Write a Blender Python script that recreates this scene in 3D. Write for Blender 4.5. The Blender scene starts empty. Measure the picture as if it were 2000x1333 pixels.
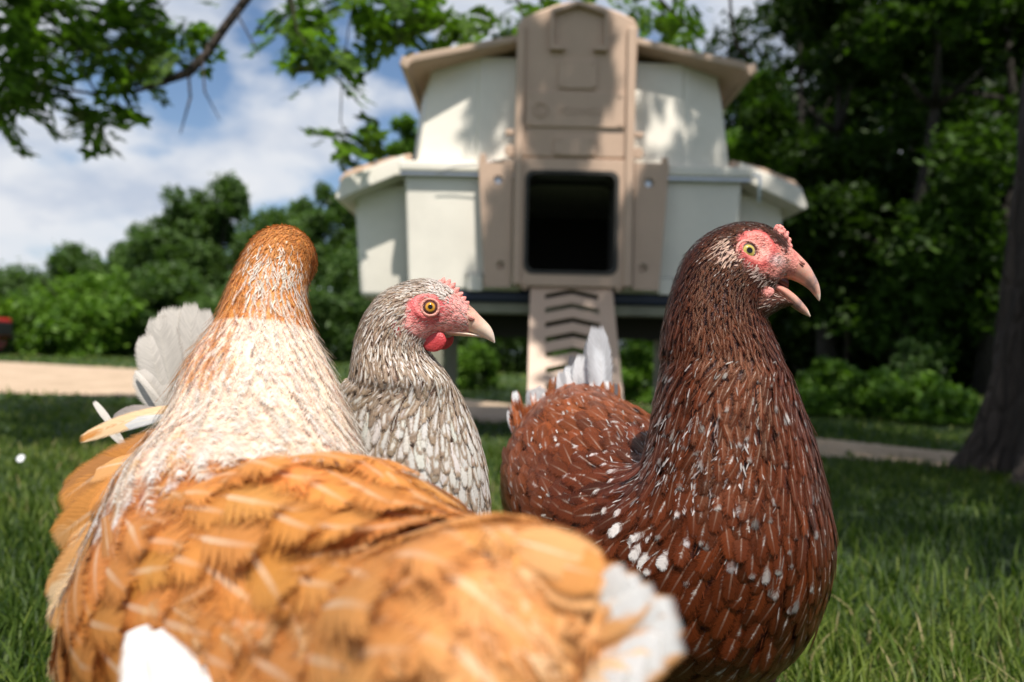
import bpy, bmesh, math, random
import numpy as np
from mathutils import Vector, Matrix, Quaternion

random.seed(7); RNG = np.random.default_rng(7)
sc = bpy.context.scene
COL = sc.collection

# ---------------------------------------------------------------- camera
F_PX = 28.0 / 36.0 * 2000.0
PITCH = math.radians(0.87); ROLL = math.radians(1.2)
CAM = np.array([0.0, 0.0, 0.33])
_F = np.array([0, math.cos(PITCH), math.sin(PITCH)])
_R0 = np.array([1.0, 0, 0]); _U0 = np.cross(_R0, _F)
CR = _R0 * math.cos(ROLL) + _U0 * math.sin(ROLL)
CU = _U0 * math.cos(ROLL) - _R0 * math.sin(ROLL)
cam_d = bpy.data.cameras.new("camera"); cam = bpy.data.objects.new("camera", cam_d); COL.objects.link(cam)
cam.matrix_world = Matrix(((CR[0], CU[0], -_F[0], CAM[0]), (CR[1], CU[1], -_F[1], CAM[1]), (CR[2], CU[2], -_F[2], CAM[2]), (0, 0, 0, 1)))
cam_d.lens = 28.0; cam_d.sensor_width = 36.0; cam_d.clip_start = 0.01; cam_d.clip_end = 2000
cam_d.dof.use_dof = True; cam_d.dof.focus_distance = 0.447; cam_d.dof.aperture_fstop = 7.2
sc.camera = cam

def P(px, py, Y):
    """world point at photo pixel (2000x1333) and world depth Y"""
    d = _F + CR * (px - 1000) / F_PX + CU * (666.5 - py) / F_PX
    return CAM + d * (Y / d[1])
def PROJ(p):
    q = np.asarray(p) - CAM
    z = q @ _F
    return 1000 + (q @ CR) / z * F_PX, 666.5 - (q @ CU) / z * F_PX

# ---------------------------------------------------------------- world + sun
SUN = np.array([0.12, -0.46, 0.87]); SUN = SUN / np.linalg.norm(SUN)
w = bpy.data.worlds.new("World"); sc.world = w; w.use_nodes = True
nt = w.node_tree; nt.nodes.clear()
def N(nt, typ, **kw):
    n = nt.nodes.new(typ)
    for k, v in kw.items():
        if k.startswith('i_'):
            key = k[2:]; key = int(key) if key.isdigit() else key.replace('_', ' ')
            n.inputs[key].default_value = v
        else: setattr(n, k, v)
    return n
def L(nt, a, b): nt.links.new(a, b)
def ramp(nt, fac, stops, interp='LINEAR'):
    r = nt.nodes.new('ShaderNodeValToRGB'); r.color_ramp.interpolation = interp
    e = r.color_ramp.elements
    while len(e) < len(stops): e.new(0.5)
    for i, (p, c) in enumerate(stops):
        e[i].position = p; e[i].color = tuple(c) + (1,) if len(c) == 3 else c
    L(nt, fac, r.inputs[0]); return r.outputs[0]
def mix(nt, fac, a, b, mode='MIX'):
    m = nt.nodes.new('ShaderNodeMix'); m.data_type = 'RGBA'; m.blend_type = mode
    for s, v in ((m.inputs[0], fac), (m.inputs[6], a), (m.inputs[7], b)):
        if hasattr(v, 'links'): L(nt, v, s)
        elif isinstance(v, (int, float)): s.default_value = v
        else: s.default_value = tuple(v) + (1,)
    return m.outputs[2]
def mth(nt, op, a, b=None, c=None, clamp=False):
    m = nt.nodes.new('ShaderNodeMath'); m.operation = op; m.use_clamp = clamp
    for i, v in enumerate((a, b, c)):
        if v is None: continue
        if hasattr(v, 'links'): L(nt, v, m.inputs[i])
        else: m.inputs[i].default_value = v
    return m.outputs[0]

sky = N(nt, 'ShaderNodeTexSky', sky_type='NISHITA', sun_disc=False)
sky.sun_elevation = math.asin(SUN[2]); sky.sun_rotation = math.atan2(SUN[0], SUN[1])
sky.air_density = 1.0; sky.dust_density = 1.2; sky.ozone_density = 1.5
bg = N(nt, 'ShaderNodeBackground'); bg.inputs[1].default_value = 0.088
tc = N(nt, 'ShaderNodeTexCoord')
sep = N(nt, 'ShaderNodeSeparateXYZ'); L(nt, tc.outputs['Generated'], sep.inputs[0])
zz = mth(nt, 'MAXIMUM', sep.outputs[2], 0.0)
den = mth(nt, 'ADD', zz, 0.42)
cx = mth(nt, 'DIVIDE', sep.outputs[0], den); cy = mth(nt, 'DIVIDE', sep.outputs[1], den)
cmb = N(nt, 'ShaderNodeCombineXYZ'); L(nt, cx, cmb.inputs[0]); L(nt, cy, cmb.inputs[1]); cmb.inputs[2].default_value = 3.1
n1 = N(nt, 'ShaderNodeTexNoise', i_Scale=3.1, i_Detail=10.0, i_Roughness=0.50, i_Distortion=0.1)
L(nt, cmb.outputs[0], n1.inputs['Vector'])
cl = ramp(nt, n1.outputs[0], [(0.45, (0, 0, 0)), (0.54, (.85, .85, .85)), (0.62, (1, 1, 1))])
n2 = N(nt, 'ShaderNodeTexNoise', i_Scale=4.6, i_Detail=6.0, i_Roughness=0.5); L(nt, cmb.outputs[0], n2.inputs['Vector'])
ccol = ramp(nt, n2.outputs[0], [(0.38, (4.9, 5.5, 6.6)), (0.56, (7.3, 7.5, 7.9))])
skyc = mix(nt, 1.0, sky.outputs[0], (1.0, 1.08, 1.15), 'MULTIPLY')
hz = mth(nt, 'MULTIPLY', mth(nt, 'SUBTRACT', 1.0, mth(nt, 'MULTIPLY', zz, 3.2, clamp=True)), 0.45, clamp=True)
skyc = mix(nt, hz, skyc, (3.9, 5.0, 6.6))
out = mix(nt, cl, skyc, ccol)
L(nt, out, bg.inputs[0])
wo = N(nt, 'ShaderNodeOutputWorld'); L(nt, bg.outputs[0], wo.inputs[0])

ld = bpy.data.lights.new("sun", 'SUN'); ld.energy = 5.0; ld.angle = math.radians(0.5); ld.color = (1.0, 0.95, 0.87)
lo = bpy.data.objects.new("sun", ld); COL.objects.link(lo)
lo.rotation_mode = 'QUATERNION'; lo.rotation_quaternion = Vector(SUN).to_track_quat('Z', 'Y'); lo.location = (2, -3, 6)

sc.view_settings.view_transform = 'Standard'; sc.view_settings.look = 'None'
sc.view_settings.exposure = 0.34; sc.view_settings.gamma = 1.0
sc.render.engine = 'CYCLES'
sc.cycles.use_denoising = True
sc.cycles.max_bounces = 8; sc.cycles.transparent_max_bounces = 24
sc.cycles.diffuse_bounces = 3; sc.cycles.glossy_bounces = 3; sc.cycles.transmission_bounces = 3

# ---------------------------------------------------------------- helpers
def setp(o, label=None, cat=None, group=None, kind=None):
    if label: o['label'] = label
    if cat: o['category'] = cat
    if group: o['group'] = group
    if kind: o['kind'] = kind
    return o
def empty(name, loc):
    o = bpy.data.objects.new(name, None); o.location = tuple(loc); o.empty_display_size = 0.1; COL.objects.link(o); return o
def obj_np(name, V, Fq, mat, parent=None, smooth=True, attrs=None, uv=None):
    """V (n,3), Fq list-of-arrays or (m,4)/(m,3) array"""
    me = bpy.data.meshes.new(name)
    V = np.asarray(V, dtype=np.float32)
    if isinstance(Fq, np.ndarray):
        m, k = Fq.shape
        me.vertices.add(len(V)); me.vertices.foreach_set('co', V.ravel())
        me.loops.add(m * k); me.loops.foreach_set('vertex_index', Fq.astype(np.int32).ravel())
        me.polygons.add(m); me.polygons.foreach_set('loop_start', (np.arange(m) * k).astype(np.int32))
        me.polygons.foreach_set('loop_total', np.full(m, k, dtype=np.int32))
    else:
        me.from_pydata([tuple(map(float, v)) for v in V], [], [tuple(int(i) for i in f) for f in Fq])
    if smooth: me.polygons.foreach_set('use_smooth', np.ones(len(me.polygons), dtype=bool))
    if attrs:
        for k_, a in attrs.items():
            a = np.asarray(a, dtype=np.float32)
            if a.ndim == 1:
                at = me.attributes.new(k_, 'FLOAT', 'POINT'); at.data.foreach_set('value', a)
            else:
                if a.shape[1] == 3: a = np.concatenate([a, np.ones((len(a), 1), np.float32)], 1)
                at = me.attributes.new(k_, 'FLOAT_COLOR', 'POINT'); at.data.foreach_set('color', a.ravel())
    if uv is not None:
        ul = me.uv_layers.new(name='UVMap')
        li = np.empty(len(me.loops), dtype=np.int32); me.loops.foreach_get('vertex_index', li)
        ul.data.foreach_set('uv', np.asarray(uv, dtype=np.float32)[li].ravel())
    me.update(); me.validate()
    if mat: me.materials.append(mat)
    o = bpy.data.objects.new(name, me); COL.objects.link(o)
    if parent is not None:
        o.parent = parent
        o.matrix_parent_inverse = Matrix.Translation(-Vector(parent.location)) if parent.type == 'EMPTY' and parent.parent is None else Matrix.Identity(4)
    return o

class MB:
    """collects quads / polys then links as one mesh"""
    def __init__(s): s.v = []; s.f = []
    def add(s, vs, fs):
        b = len(s.v); s.v += [tuple(map(float, x)) for x in vs]; s.f += [tuple(b + i for i in f) for f in fs]
    def box(s, x0, x1, y0, y1, z0, z1):
        s.add([(x0,y0,z0),(x1,y0,z0),(x1,y1,z0),(x0,y1,z0),(x0,y0,z1),(x1,y0,z1),(x1,y1,z1),(x0,y1,z1)],
              [(0,3,2,1),(4,5,6,7),(0,1,5,4),(1,2,6,5),(2,3,7,6),(3,0,4,7)])
    def prism(s, poly, y0, y1, axis='y'):
        """poly of (x,z) extruded from y0 to y1 (front face y0). poly counter-clockwise seen from -y"""
        n = len(poly)
        if axis == 'y': a = [(x, y0, z) for x, z in poly]; b = [(x, y1, z) for x, z in poly]
        else: a = [(y0, x, z) for x, z in poly]; b = [(y1, x, z) for x, z in poly]
        s.add(a + b, [tuple(range(n)), tuple(range(2 * n - 1, n - 1, -1))] + [(i, i + n, (i + 1) % n + n, (i + 1) % n) for i in range(n)])
    def tube(s, pts, rads, seg=8):
        pts = [np.array(p, float) for p in pts]; n = len(pts); vs = []; ref = None
        for i, p in enumerate(pts):
            d = pts[min(i + 1, n - 1)] - pts[max(i - 1, 0)]; d /= np.linalg.norm(d) + 1e-12
            if ref is None: ref = np.array([0, 0, 1.0]) if abs(d[2]) < .9 else np.array([1.0, 0, 0])
            a = np.cross(d, ref); a /= np.linalg.norm(a) + 1e-12; b = np.cross(a, d); ref = b
            r = rads[i] if hasattr(rads, '__len__') else rads
            for k in range(seg):
                t = 2 * math.pi * k / seg; vs.append(p + r * (a * math.cos(t) + b * math.sin(t)))
        fs = [(i*seg+k, i*seg+(k+1)%seg, (i+1)*seg+(k+1)%seg, (i+1)*seg+k) for i in range(n-1) for k in range(seg)]
        fs += [tuple(range(seg-1, -1, -1)), tuple((n-1)*seg+k for k in range(seg))]
        s.add(vs, fs)
    def ell(s, c, A, B, C_, nu=16, nv=10, jit=0.0):
        c, A, B, C_ = [np.array(q, float) for q in (c, A, B, C_)]; vs = []
        for i in range(nv + 1):
            ph = math.pi * i / nv
            for k in range(nu):
                t = 2 * math.pi * k / nu; j = 1 + jit * random.uniform(-1, 1)
                vs.append(c + j * (A * math.sin(ph) * math.cos(t) + B * math.sin(ph) * math.sin(t) + C_ * math.cos(ph)))
        s.add(vs, [(i*nu+k, (i+1)*nu+k, (i+1)*nu+(k+1)%nu, i*nu+(k+1)%nu) for i in range(nv) for k in range(nu)])
    def torus(s, c, n, R, r, nu=32, nv=8, sx=1.0):
        c = np.array(c, float); n = np.array(n, float); n /= np.linalg.norm(n)
        a = np.cross(n, [0, 0, 1.0]); a /= np.linalg.norm(a); b = np.cross(n, a); vs = []
        for i in range(nu):
            t = 2*math.pi*i/nu; rd = a*math.cos(t)*sx + b*math.sin(t)
            for k in range(nv):
                q = 2*math.pi*k/nv; vs.append(c + rd*(R + r*math.cos(q)) + n*r*math.sin(q))
        s.add(vs, [(i*nv+k, ((i+1)%nu)*nv+k, ((i+1)%nu)*nv+(k+1)%nv, i*nv+(k+1)%nv) for i in range(nu) for k in range(nv)])
    def build(s, name, mat, parent=None, smooth=False, bevel=0.0, seg=2, recalc=True, subsurf=0):
        o = obj_np(name, np.array(s.v), s.f, mat, parent, smooth)
        if recalc:
            bm = bmesh.new(); bm.from_mesh(o.data)
            if smooth: bmesh.ops.remove_doubles(bm, verts=bm.verts, dist=1e-6)
            bmesh.ops.recalc_face_normals(bm, faces=bm.faces)
            bm.to_mesh(o.data); bm.free()
        if bevel:
            m = o.modifiers.new('bevel', 'BEVEL'); m.width = bevel; m.segments = seg; m.limit_method = 'ANGLE'; m.angle_limit = math.radians(35)
            o.data.polygons.foreach_set('use_smooth', np.ones(len(o.data.polygons), dtype=bool))
            try:
                m2 = o.modifiers.new('wn', 'WEIGHTED_NORMAL'); m2.keep_sharp = True
            except Exception: pass
        if subsurf:
            m = o.modifiers.new('sub', 'SUBSURF'); m.levels = subsurf; m.render_levels = subsurf
        return o

# ---------------------------------------------------------------- materials
def newmat(name):
    m = bpy.data.materials.new(name); m.use_nodes = True; m.node_tree.nodes.clear(); return m, m.node_tree
def finish(nt, shader):
    o = nt.nodes.new('ShaderNodeOutputMaterial'); L(nt, shader, o.inputs[0])
def simple(name, col, rough=0.6, spec=0.4, metal=0.0, nscale=0.0, namt=0.15, bump=0.0, bscale=80.0, sss=0.0, coat=0.0):
    m, nt = newmat(name)
    b = N(nt, 'ShaderNodeBsdfPrincipled'); b.inputs['Roughness'].default_value = rough; b.inputs['Metallic'].default_value = metal
    b.inputs['Specular IOR Level'].default_value = spec; b.inputs['Coat Weight'].default_value = coat
    tc = N(nt, 'ShaderNodeTexCoord')
    if nscale:
        n = N(nt, 'ShaderNodeTexNoise', i_Scale=nscale, i_Detail=7.0, i_Roughness=0.65); L(nt, tc.outputs['Object'], n.inputs['Vector'])
        c = ramp(nt, n.outputs[0], [(0.3, [x * (1 - namt) for x in col]), (0.7, [min(1, x * (1 + namt)) for x in col])])
        L(nt, c, b.inputs['Base Color'])
    else: b.inputs['Base Color'].default_value = tuple(col) + (1,)
    if bump:
        n = N(nt, 'ShaderNodeTexNoise', i_Scale=bscale, i_Detail=4.0); L(nt, tc.outputs['Object'], n.inputs['Vector'])
        bp = N(nt, 'ShaderNodeBump', i_Strength=bump, i_Distance=0.002); L(nt, n.outputs[0], bp.inputs['Height']); L(nt, bp.outputs[0], b.inputs['Normal'])
    if sss:
        b.inputs['Subsurface Weight'].default_value = sss; b.inputs['Subsurface Scale'].default_value = 0.003
        b.inputs['Subsurface Radius'].default_value = (1, .3, .2)
    finish(nt, b.outputs[0]); return m

def feather_mat(name, rough=0.45, spec=0.4, streak=0.35, trans=0.15, shaft=0.5, q1=7.0, sheen=0.0, soft=5.0, stint=None):
    m, nt = newmat(name)
    uv = N(nt, 'ShaderNodeUVMap'); uv.uv_map = 'UVMap'
    s = N(nt, 'ShaderNodeSeparateXYZ'); L(nt, uv.outputs[0], s.inputs[0])
    u = mth(nt, 'ABSOLUTE', mth(nt, 'MULTIPLY', mth(nt, 'SUBTRACT', s.outputs[0], 0.5), 2.0)); v = s.outputs[1]
    def attr(nm):
        a = N(nt, 'ShaderNodeAttribute'); a.attribute_name = nm; return a
    rnd = attr('rnd').outputs['Fac']
    q = mth(nt, 'SUBTRACT', mth(nt, 'MULTIPLY', v, q1), mth(nt, 'MULTIPLY', u, 1.6))
    c = N(nt, 'ShaderNodeCombineXYZ')
    L(nt, mth(nt, 'MULTIPLY', q, 4.0), c.inputs[0]); L(nt, mth(nt, 'MULTIPLY', s.outputs[0], 1.6), c.inputs[1]); L(nt, mth(nt, 'MULTIPLY', rnd, 40.0), c.inputs[2])
    n = N(nt, 'ShaderNodeTexNoise', i_Scale=1.6, i_Detail=5.0, i_Roughness=0.7); L(nt, c.outputs[0], n.inputs['Vector'])
    st = n.outputs[0]
    # tip + centre patches
    vv = mth(nt, 'SUBTRACT', mth(nt, 'ADD', v, mth(nt, 'MULTIPLY', mth(nt, 'SUBTRACT', st, .5), 0.5)), mth(nt, 'MULTIPLY', u, 0.08))
    spot = attr('spot').outputs['Fac']
    c3 = N(nt, 'ShaderNodeCombineXYZ'); L(nt, mth(nt, 'MULTIPLY', s.outputs[0], 2.2), c3.inputs[0]); L(nt, mth(nt, 'MULTIPLY', v, 2.6), c3.inputs[1]); L(nt, mth(nt, 'MULTIPLY', rnd, 91.0), c3.inputs[2])
    n3 = N(nt, 'ShaderNodeTexNoise', i_Scale=1.0, i_Detail=3.0); L(nt, c3.outputs[0], n3.inputs['Vector'])
    lo_ = mth(nt, 'SUBTRACT', n3.outputs[0], .5)
    vv = mth(nt, 'SUBTRACT', mth(nt, 'ADD', vv, mth(nt, 'MULTIPLY', lo_, .55)), mth(nt, 'MULTIPLY', u, .12))
    mt = mth(nt, 'MULTIPLY', mth(nt, 'SUBTRACT', mth(nt, 'SUBTRACT', vv, mth(nt, 'MULTIPLY', mth(nt, 'MAXIMUM', mth(nt, 'SUBTRACT', u, .35), 0.0), .6)), spot), 6.0, clamp=True)
    cent = attr('cent').outputs['Fac']
    e = mth(nt, 'MAXIMUM', u, mth(nt, 'MULTIPLY', mth(nt, 'SUBTRACT', v, 0.62), 2.6))
    e = mth(nt, 'ADD', mth(nt, 'ADD', e, mth(nt, 'MULTIPLY', mth(nt, 'SUBTRACT', st, .5), 1.1)), mth(nt, 'MULTIPLY', lo_, .9))
    mc = mth(nt, 'MULTIPLY', mth(nt, 'MULTIPLY', mth(nt, 'SUBTRACT', cent, e), 4.0, clamp=True), 1.0)
    mk = mth(nt, 'MAXIMUM', mt, mc)
    base = attr('basec').outputs['Color']; tip = attr('tipc').outputs['Color']
    col = mix(nt, mk, base, tip)
    k = mth(nt, 'ADD', 1.0 - streak, mth(nt, 'MULTIPLY', st, 2 * streak))
    kc = N(nt, 'ShaderNodeCombineXYZ'); L(nt, k, kc.inputs[0]); L(nt, k, kc.inputs[1]); L(nt, k, kc.inputs[2])
    col = mix(nt, 1.0, col, kc.outputs[0], 'MULTIPLY')
    sh = mth(nt, 'MULTIPLY', mth(nt, 'LESS_THAN', u, 0.07), mth(nt, 'MULTIPLY', mth(nt, 'SUBTRACT', 1.0, v), shaft))
    pale = mix(nt, 0.6, col, (.85, .75, .6))
    col = mix(nt, sh, col, pale)
    b = N(nt, 'ShaderNodeBsdfPrincipled'); L(nt, col, b.inputs['Base Color'])
    b.inputs['Roughness'].default_value = rough; b.inputs['Specular IOR Level'].default_value = spec
    if stint: b.inputs['Specular Tint'].default_value = stint
    if sheen: b.inputs['Sheen Weight'].default_value = sheen
    bp = N(nt, 'ShaderNodeBump', i_Strength=0.5, i_Distance=0.0006); L(nt, st, bp.inputs['Height']); L(nt, bp.outputs[0], b.inputs['Normal'])
    tr = N(nt, 'ShaderNodeBsdfTranslucent'); L(nt, col, tr.inputs[0])
    mx = N(nt, 'ShaderNodeMixShader'); mx.inputs[0].default_value = trans; L(nt, b.outputs[0], mx.inputs[1]); L(nt, tr.outputs[0], mx.inputs[2])
    # frayed edge
    c2 = N(nt, 'ShaderNodeCombineXYZ')
    L(nt, mth(nt, 'MULTIPLY', q, 9.0), c2.inputs[0]); L(nt, mth(nt, 'MULTIPLY', s.outputs[0], 2.0), c2.inputs[1]); L(nt, mth(nt, 'MULTIPLY', rnd, 77.0), c2.inputs[2])
    n2 = N(nt, 'ShaderNodeTexNoise', i_Scale=1.2, i_Detail=2.0); L(nt, c2.outputs[0], n2.inputs['Vector'])
    ee = mth(nt, 'MAXIMUM', u, mth(nt, 'ADD', mth(nt, 'MULTIPLY', mth(nt, 'SUBTRACT', v, 1.0), 4.0), 1.0))
    fr = attr('fray').outputs['Fac']
    lim = mth(nt, 'SUBTRACT', 1.08, mth(nt, 'MULTIPLY', fr, mth(nt, 'MULTIPLY', mth(nt, 'SUBTRACT', n2.outputs[0], 0.22), 2.6)))
    al = mth(nt, 'MULTIPLY', mth(nt, 'SUBTRACT', lim, ee), soft, clamp=True)
    tp = N(nt, 'ShaderNodeBsdfTransparent')
    m2 = N(nt, 'ShaderNodeMixShader'); L(nt, al, m2.inputs[0]); L(nt, tp.outputs[0], m2.inputs[1]); L(nt, mx.outputs[0], m2.inputs[2])
    finish(nt, m2.outputs[0]); return m

def skin_mat(name):
    m, nt = newmat(name)
    a = N(nt, 'ShaderNodeAttribute'); a.attribute_name = 'col'
    tc = N(nt, 'ShaderNodeTexCoord')
    n = N(nt, 'ShaderNodeTexNoise', i_Scale=260.0, i_Detail=5.0, i_Roughness=0.65); L(nt, tc.outputs['Object'], n.inputs['Vector'])
    vo = N(nt, 'ShaderNodeTexVoronoi', i_Scale=900.0); L(nt, tc.outputs['Object'], vo.inputs['Vector'])
    k = ramp(nt, n.outputs[0], [(0.3, (.60, .36, .36)), (0.5, (1, .92, .92)), (0.75, (1.3, 1.4, 1.35))])
    col = mix(nt, 1.0, a.outputs['Color'], k, 'MULTIPLY')
    b = N(nt, 'ShaderNodeBsdfPrincipled'); L(nt, col, b.inputs['Base Color'])
    b.inputs['Roughness'].default_value = 0.5; b.inputs['Specular IOR Level'].default_value = 0.4
    b.inputs['Subsurface Weight'].default_value = 0.15; b.inputs['Subsurface Scale'].default_value = 0.002; b.inputs['Subsurface Radius'].default_value = (1, .3, .2)
    h = mth(nt, 'ADD', mth(nt, 'MULTIPLY', vo.outputs['Distance'], 0.6), n.outputs[0])
    bp = N(nt, 'ShaderNodeBump', i_Strength=0.7, i_Distance=0.0008); L(nt, h, bp.inputs['Height']); L(nt, bp.outputs[0], b.inputs['Normal'])
    finish(nt, b.outputs[0]); return m

def beak_mat(name, c0, c1, c2, dusk=None):
    """horn colour from base to tip along attribute 'k'"""
    m, nt = newmat(name)
    a = N(nt, 'ShaderNodeAttribute'); a.attribute_name = 'k'
    tc = N(nt, 'ShaderNodeTexCoord'); n = N(nt, 'ShaderNodeTexNoise', i_Scale=220.0, i_Detail=3.0); L(nt, tc.outputs['Object'], n.inputs['Vector'])
    f = mth(nt, 'ADD', a.outputs['Fac'], mth(nt, 'MULTIPLY', mth(nt, 'SUBTRACT', n.outputs[0], .5), 0.5), clamp=True)
    col = ramp(nt, f, [(0.12, c0), (0.42, c1)] + ([(0.60, dusk), (0.74, c1)] if dusk else []) + [(0.95, c2)])
    b = N(nt, 'ShaderNodeBsdfPrincipled'); L(nt, col, b.inputs['Base Color']); b.inputs['Roughness'].default_value = 0.28
    b.inputs['Subsurface Weight'].default_value = 0.2; b.inputs['Subsurface Scale'].default_value = 0.002
    bp = N(nt, 'ShaderNodeBump', i_Strength=0.25, i_Distance=0.0006); L(nt, n.outputs[0], bp.inputs['Height']); L(nt, bp.outputs[0], b.inputs['Normal'])
    finish(nt, b.outputs[0]); return m

def eye_mat(name, iris, rim):
    m, nt = newmat(name)
    a = N(nt, 'ShaderNodeAttribute'); a.attribute_name = 'k'
    tc = N(nt, 'ShaderNodeTexCoord'); n = N(nt, 'ShaderNodeTexNoise', i_Scale=900.0, i_Detail=2.0); L(nt, tc.outputs['Object'], n.inputs['Vector'])
    col = ramp(nt, a.outputs['Fac'], [(0.0, (.004, .004, .004)), (0.335, (.004, .004, .004)), (0.37, [x*.55 for x in iris]), (0.55, iris), (0.70, [x*.8 for x in iris]), (0.76, rim), (1.0, [x*.6 for x in rim])])
    col = mix(nt, 0.5, col, n.outputs[0], 'SOFT_LIGHT')
    b = N(nt, 'ShaderNodeBsdfPrincipled'); L(nt, col, b.inputs['Base Color']); b.inputs['Roughness'].default_value = 0.06
    b.inputs['Specular IOR Level'].default_value = .25; b.inputs['Coat Weight'].default_value = .35; b.inputs['Coat Roughness'].default_value = 0.02
    finish(nt, b.outputs[0]); return m

def leaf_mat(name, c0, c1, trans=0.35, rough=0.5):
    m, nt = newmat(name)
    a = N(nt, 'ShaderNodeAttribute'); a.attribute_name = 'rnd'
    col = ramp(nt, a.outputs['Fac'], [(0.0, c0), (1.0, c1)])
    b = N(nt, 'ShaderNodeBsdfPrincipled'); L(nt, col, b.inputs['Base Color']); b.inputs['Roughness'].default_value = rough
    b.inputs['Specular IOR Level'].default_value = 0.18
    t = N(nt, 'ShaderNodeBsdfTranslucent'); tcx = mix(nt, 1.0, col, (1.3, 1.5, .5), 'MULTIPLY'); L(nt, tcx, t.inputs[0])
    mx = N(nt, 'ShaderNodeMixShader'); mx.inputs[0].default_value = trans; L(nt, b.outputs[0], mx.inputs[1]); L(nt, t.outputs[0], mx.inputs[2])
    finish(nt, mx.outputs[0]); return m
# ================================================================ ground, path, grass
def patch_ground():
    m, nt = newmat("lawn_soil")
    tc = N(nt, 'ShaderNodeTexCoord')
    n = N(nt, 'ShaderNodeTexNoise', i_Scale=1.3, i_Detail=8.0, i_Roughness=0.65); L(nt, tc.outputs['Object'], n.inputs['Vector'])
    n2 = N(nt, 'ShaderNodeTexNoise', i_Scale=60.0, i_Detail=6.0, i_Roughness=0.7); L(nt, tc.outputs['Object'], n2.inputs['Vector'])
    f = mth(nt, 'ADD', mth(nt, 'MULTIPLY', n.outputs[0], .5), mth(nt, 'MULTIPLY', n2.outputs[0], .5))
    c = ramp(nt, f, [(0.3, (.022, .040, .010)), (0.5, (.045, .085, .018)), (0.68, (.085, .125, .032))])
    b = N(nt, 'ShaderNodeBsdfPrincipled'); L(nt, c, b.inputs['Base Color']); b.inputs['Roughness'].default_value = 0.9
    bp = N(nt, 'ShaderNodeBump', i_Strength=1.0, i_Distance=0.03); L(nt, n2.outputs[0], bp.inputs['Height']); L(nt, bp.outputs[0], b.inputs['Normal'])
    finish(nt, b.outputs[0]); return m
g = obj_np('ground', np.array([(-600, -600, 0), (600, -600, 0), (600, 900, 0), (-600, 900, 0)], float), np.array([[0, 1, 2, 3]]), patch_ground(), smooth=False)
setp(g, kind='structure')

def pathmat():
    m, nt = newmat("sand_path")
    tc = N(nt, 'ShaderNodeTexCoord')
    n = N(nt, 'ShaderNodeTexNoise', i_Scale=3.0, i_Detail=8.0, i_Roughness=0.7); L(nt, tc.outputs['Object'], n.inputs['Vector'])
    n2 = N(nt, 'ShaderNodeTexNoise', i_Scale=90.0, i_Detail=3.0); L(nt, tc.outputs['Object'], n2.inputs['Vector'])
    c = ramp(nt, n.outputs[0], [(0.3, (.34, .24, .15)), (0.6, (.52, .38, .26)), (0.8, (.60, .46, .33))])
    c = mix(nt, 0.5, c, n2.outputs[0], 'SOFT_LIGHT')
    b = N(nt, 'ShaderNodeBsdfPrincipled'); L(nt, c, b.inputs['Base Color']); b.inputs['Roughness'].default_value = 0.95
    bp = N(nt, 'ShaderNodeBump', i_Strength=0.6, i_Distance=0.01); L(nt, n2.outputs[0], bp.inputs['Height']); L(nt, bp.outputs[0], b.inputs['Normal'])
    finish(nt, b.outputs[0]); return m
def gp(px, py):
    d = _F + CR * (px - 1000) / F_PX + CU * (666.5 - py) / F_PX
    return CAM + d * (-CAM[2] / d[2])
near = [gp(-200, 764), gp(0, 769), gp(300, 776), gp(640, 798), gp(935, 826), gp(1250, 850), gp(1600, 893), gp(1870, 917), gp(2250, 952)]
far = [gp(-200, 700), gp(0, 707), gp(270, 722), gp(640, 752), gp(935, 784), gp(1250, 820), gp(1600, 858), gp(1870, 886), gp(2250, 925)]
def dens(pts, n=20, j=0.022):
    out = []
    for i in range(len(pts) - 1):
        for k in range(n):
            t = k / n; p = pts[i] * (1 - t) + pts[i + 1] * t
            out.append(p + np.array([0, random.uniform(-j, j) * max(1, p[1] / 5), 0]))
    out.append(pts[-1]); return out
A_, B_ = dens(near), dens(far)
PATH_N = np.array([(p[0], p[1]) for p in near]); PATH_F = np.array([(p[0], p[1]) for p in far])
V = []; Fc = []
for a, b in zip(A_, B_):
    V += [(a[0], a[1], .004), (b[0], b[1], .004)]
for i in range(len(A_) - 1): Fc.append((2*i, 2*i+2, 2*i+3, 2*i+1))
pth = obj_np('path', np.array(V), np.array(Fc), pathmat(), smooth=False); setp(pth, kind='structure')
def on_path(x, y):
    lo = np.interp(x, PATH_N[:, 0], PATH_N[:, 1]); hi = np.interp(x, PATH_F[:, 0], PATH_F[:, 1])
    return (y > lo + .07*np.abs(np.sin(x*23)+np.sin(x*61))) & (y < hi - .05)

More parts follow.
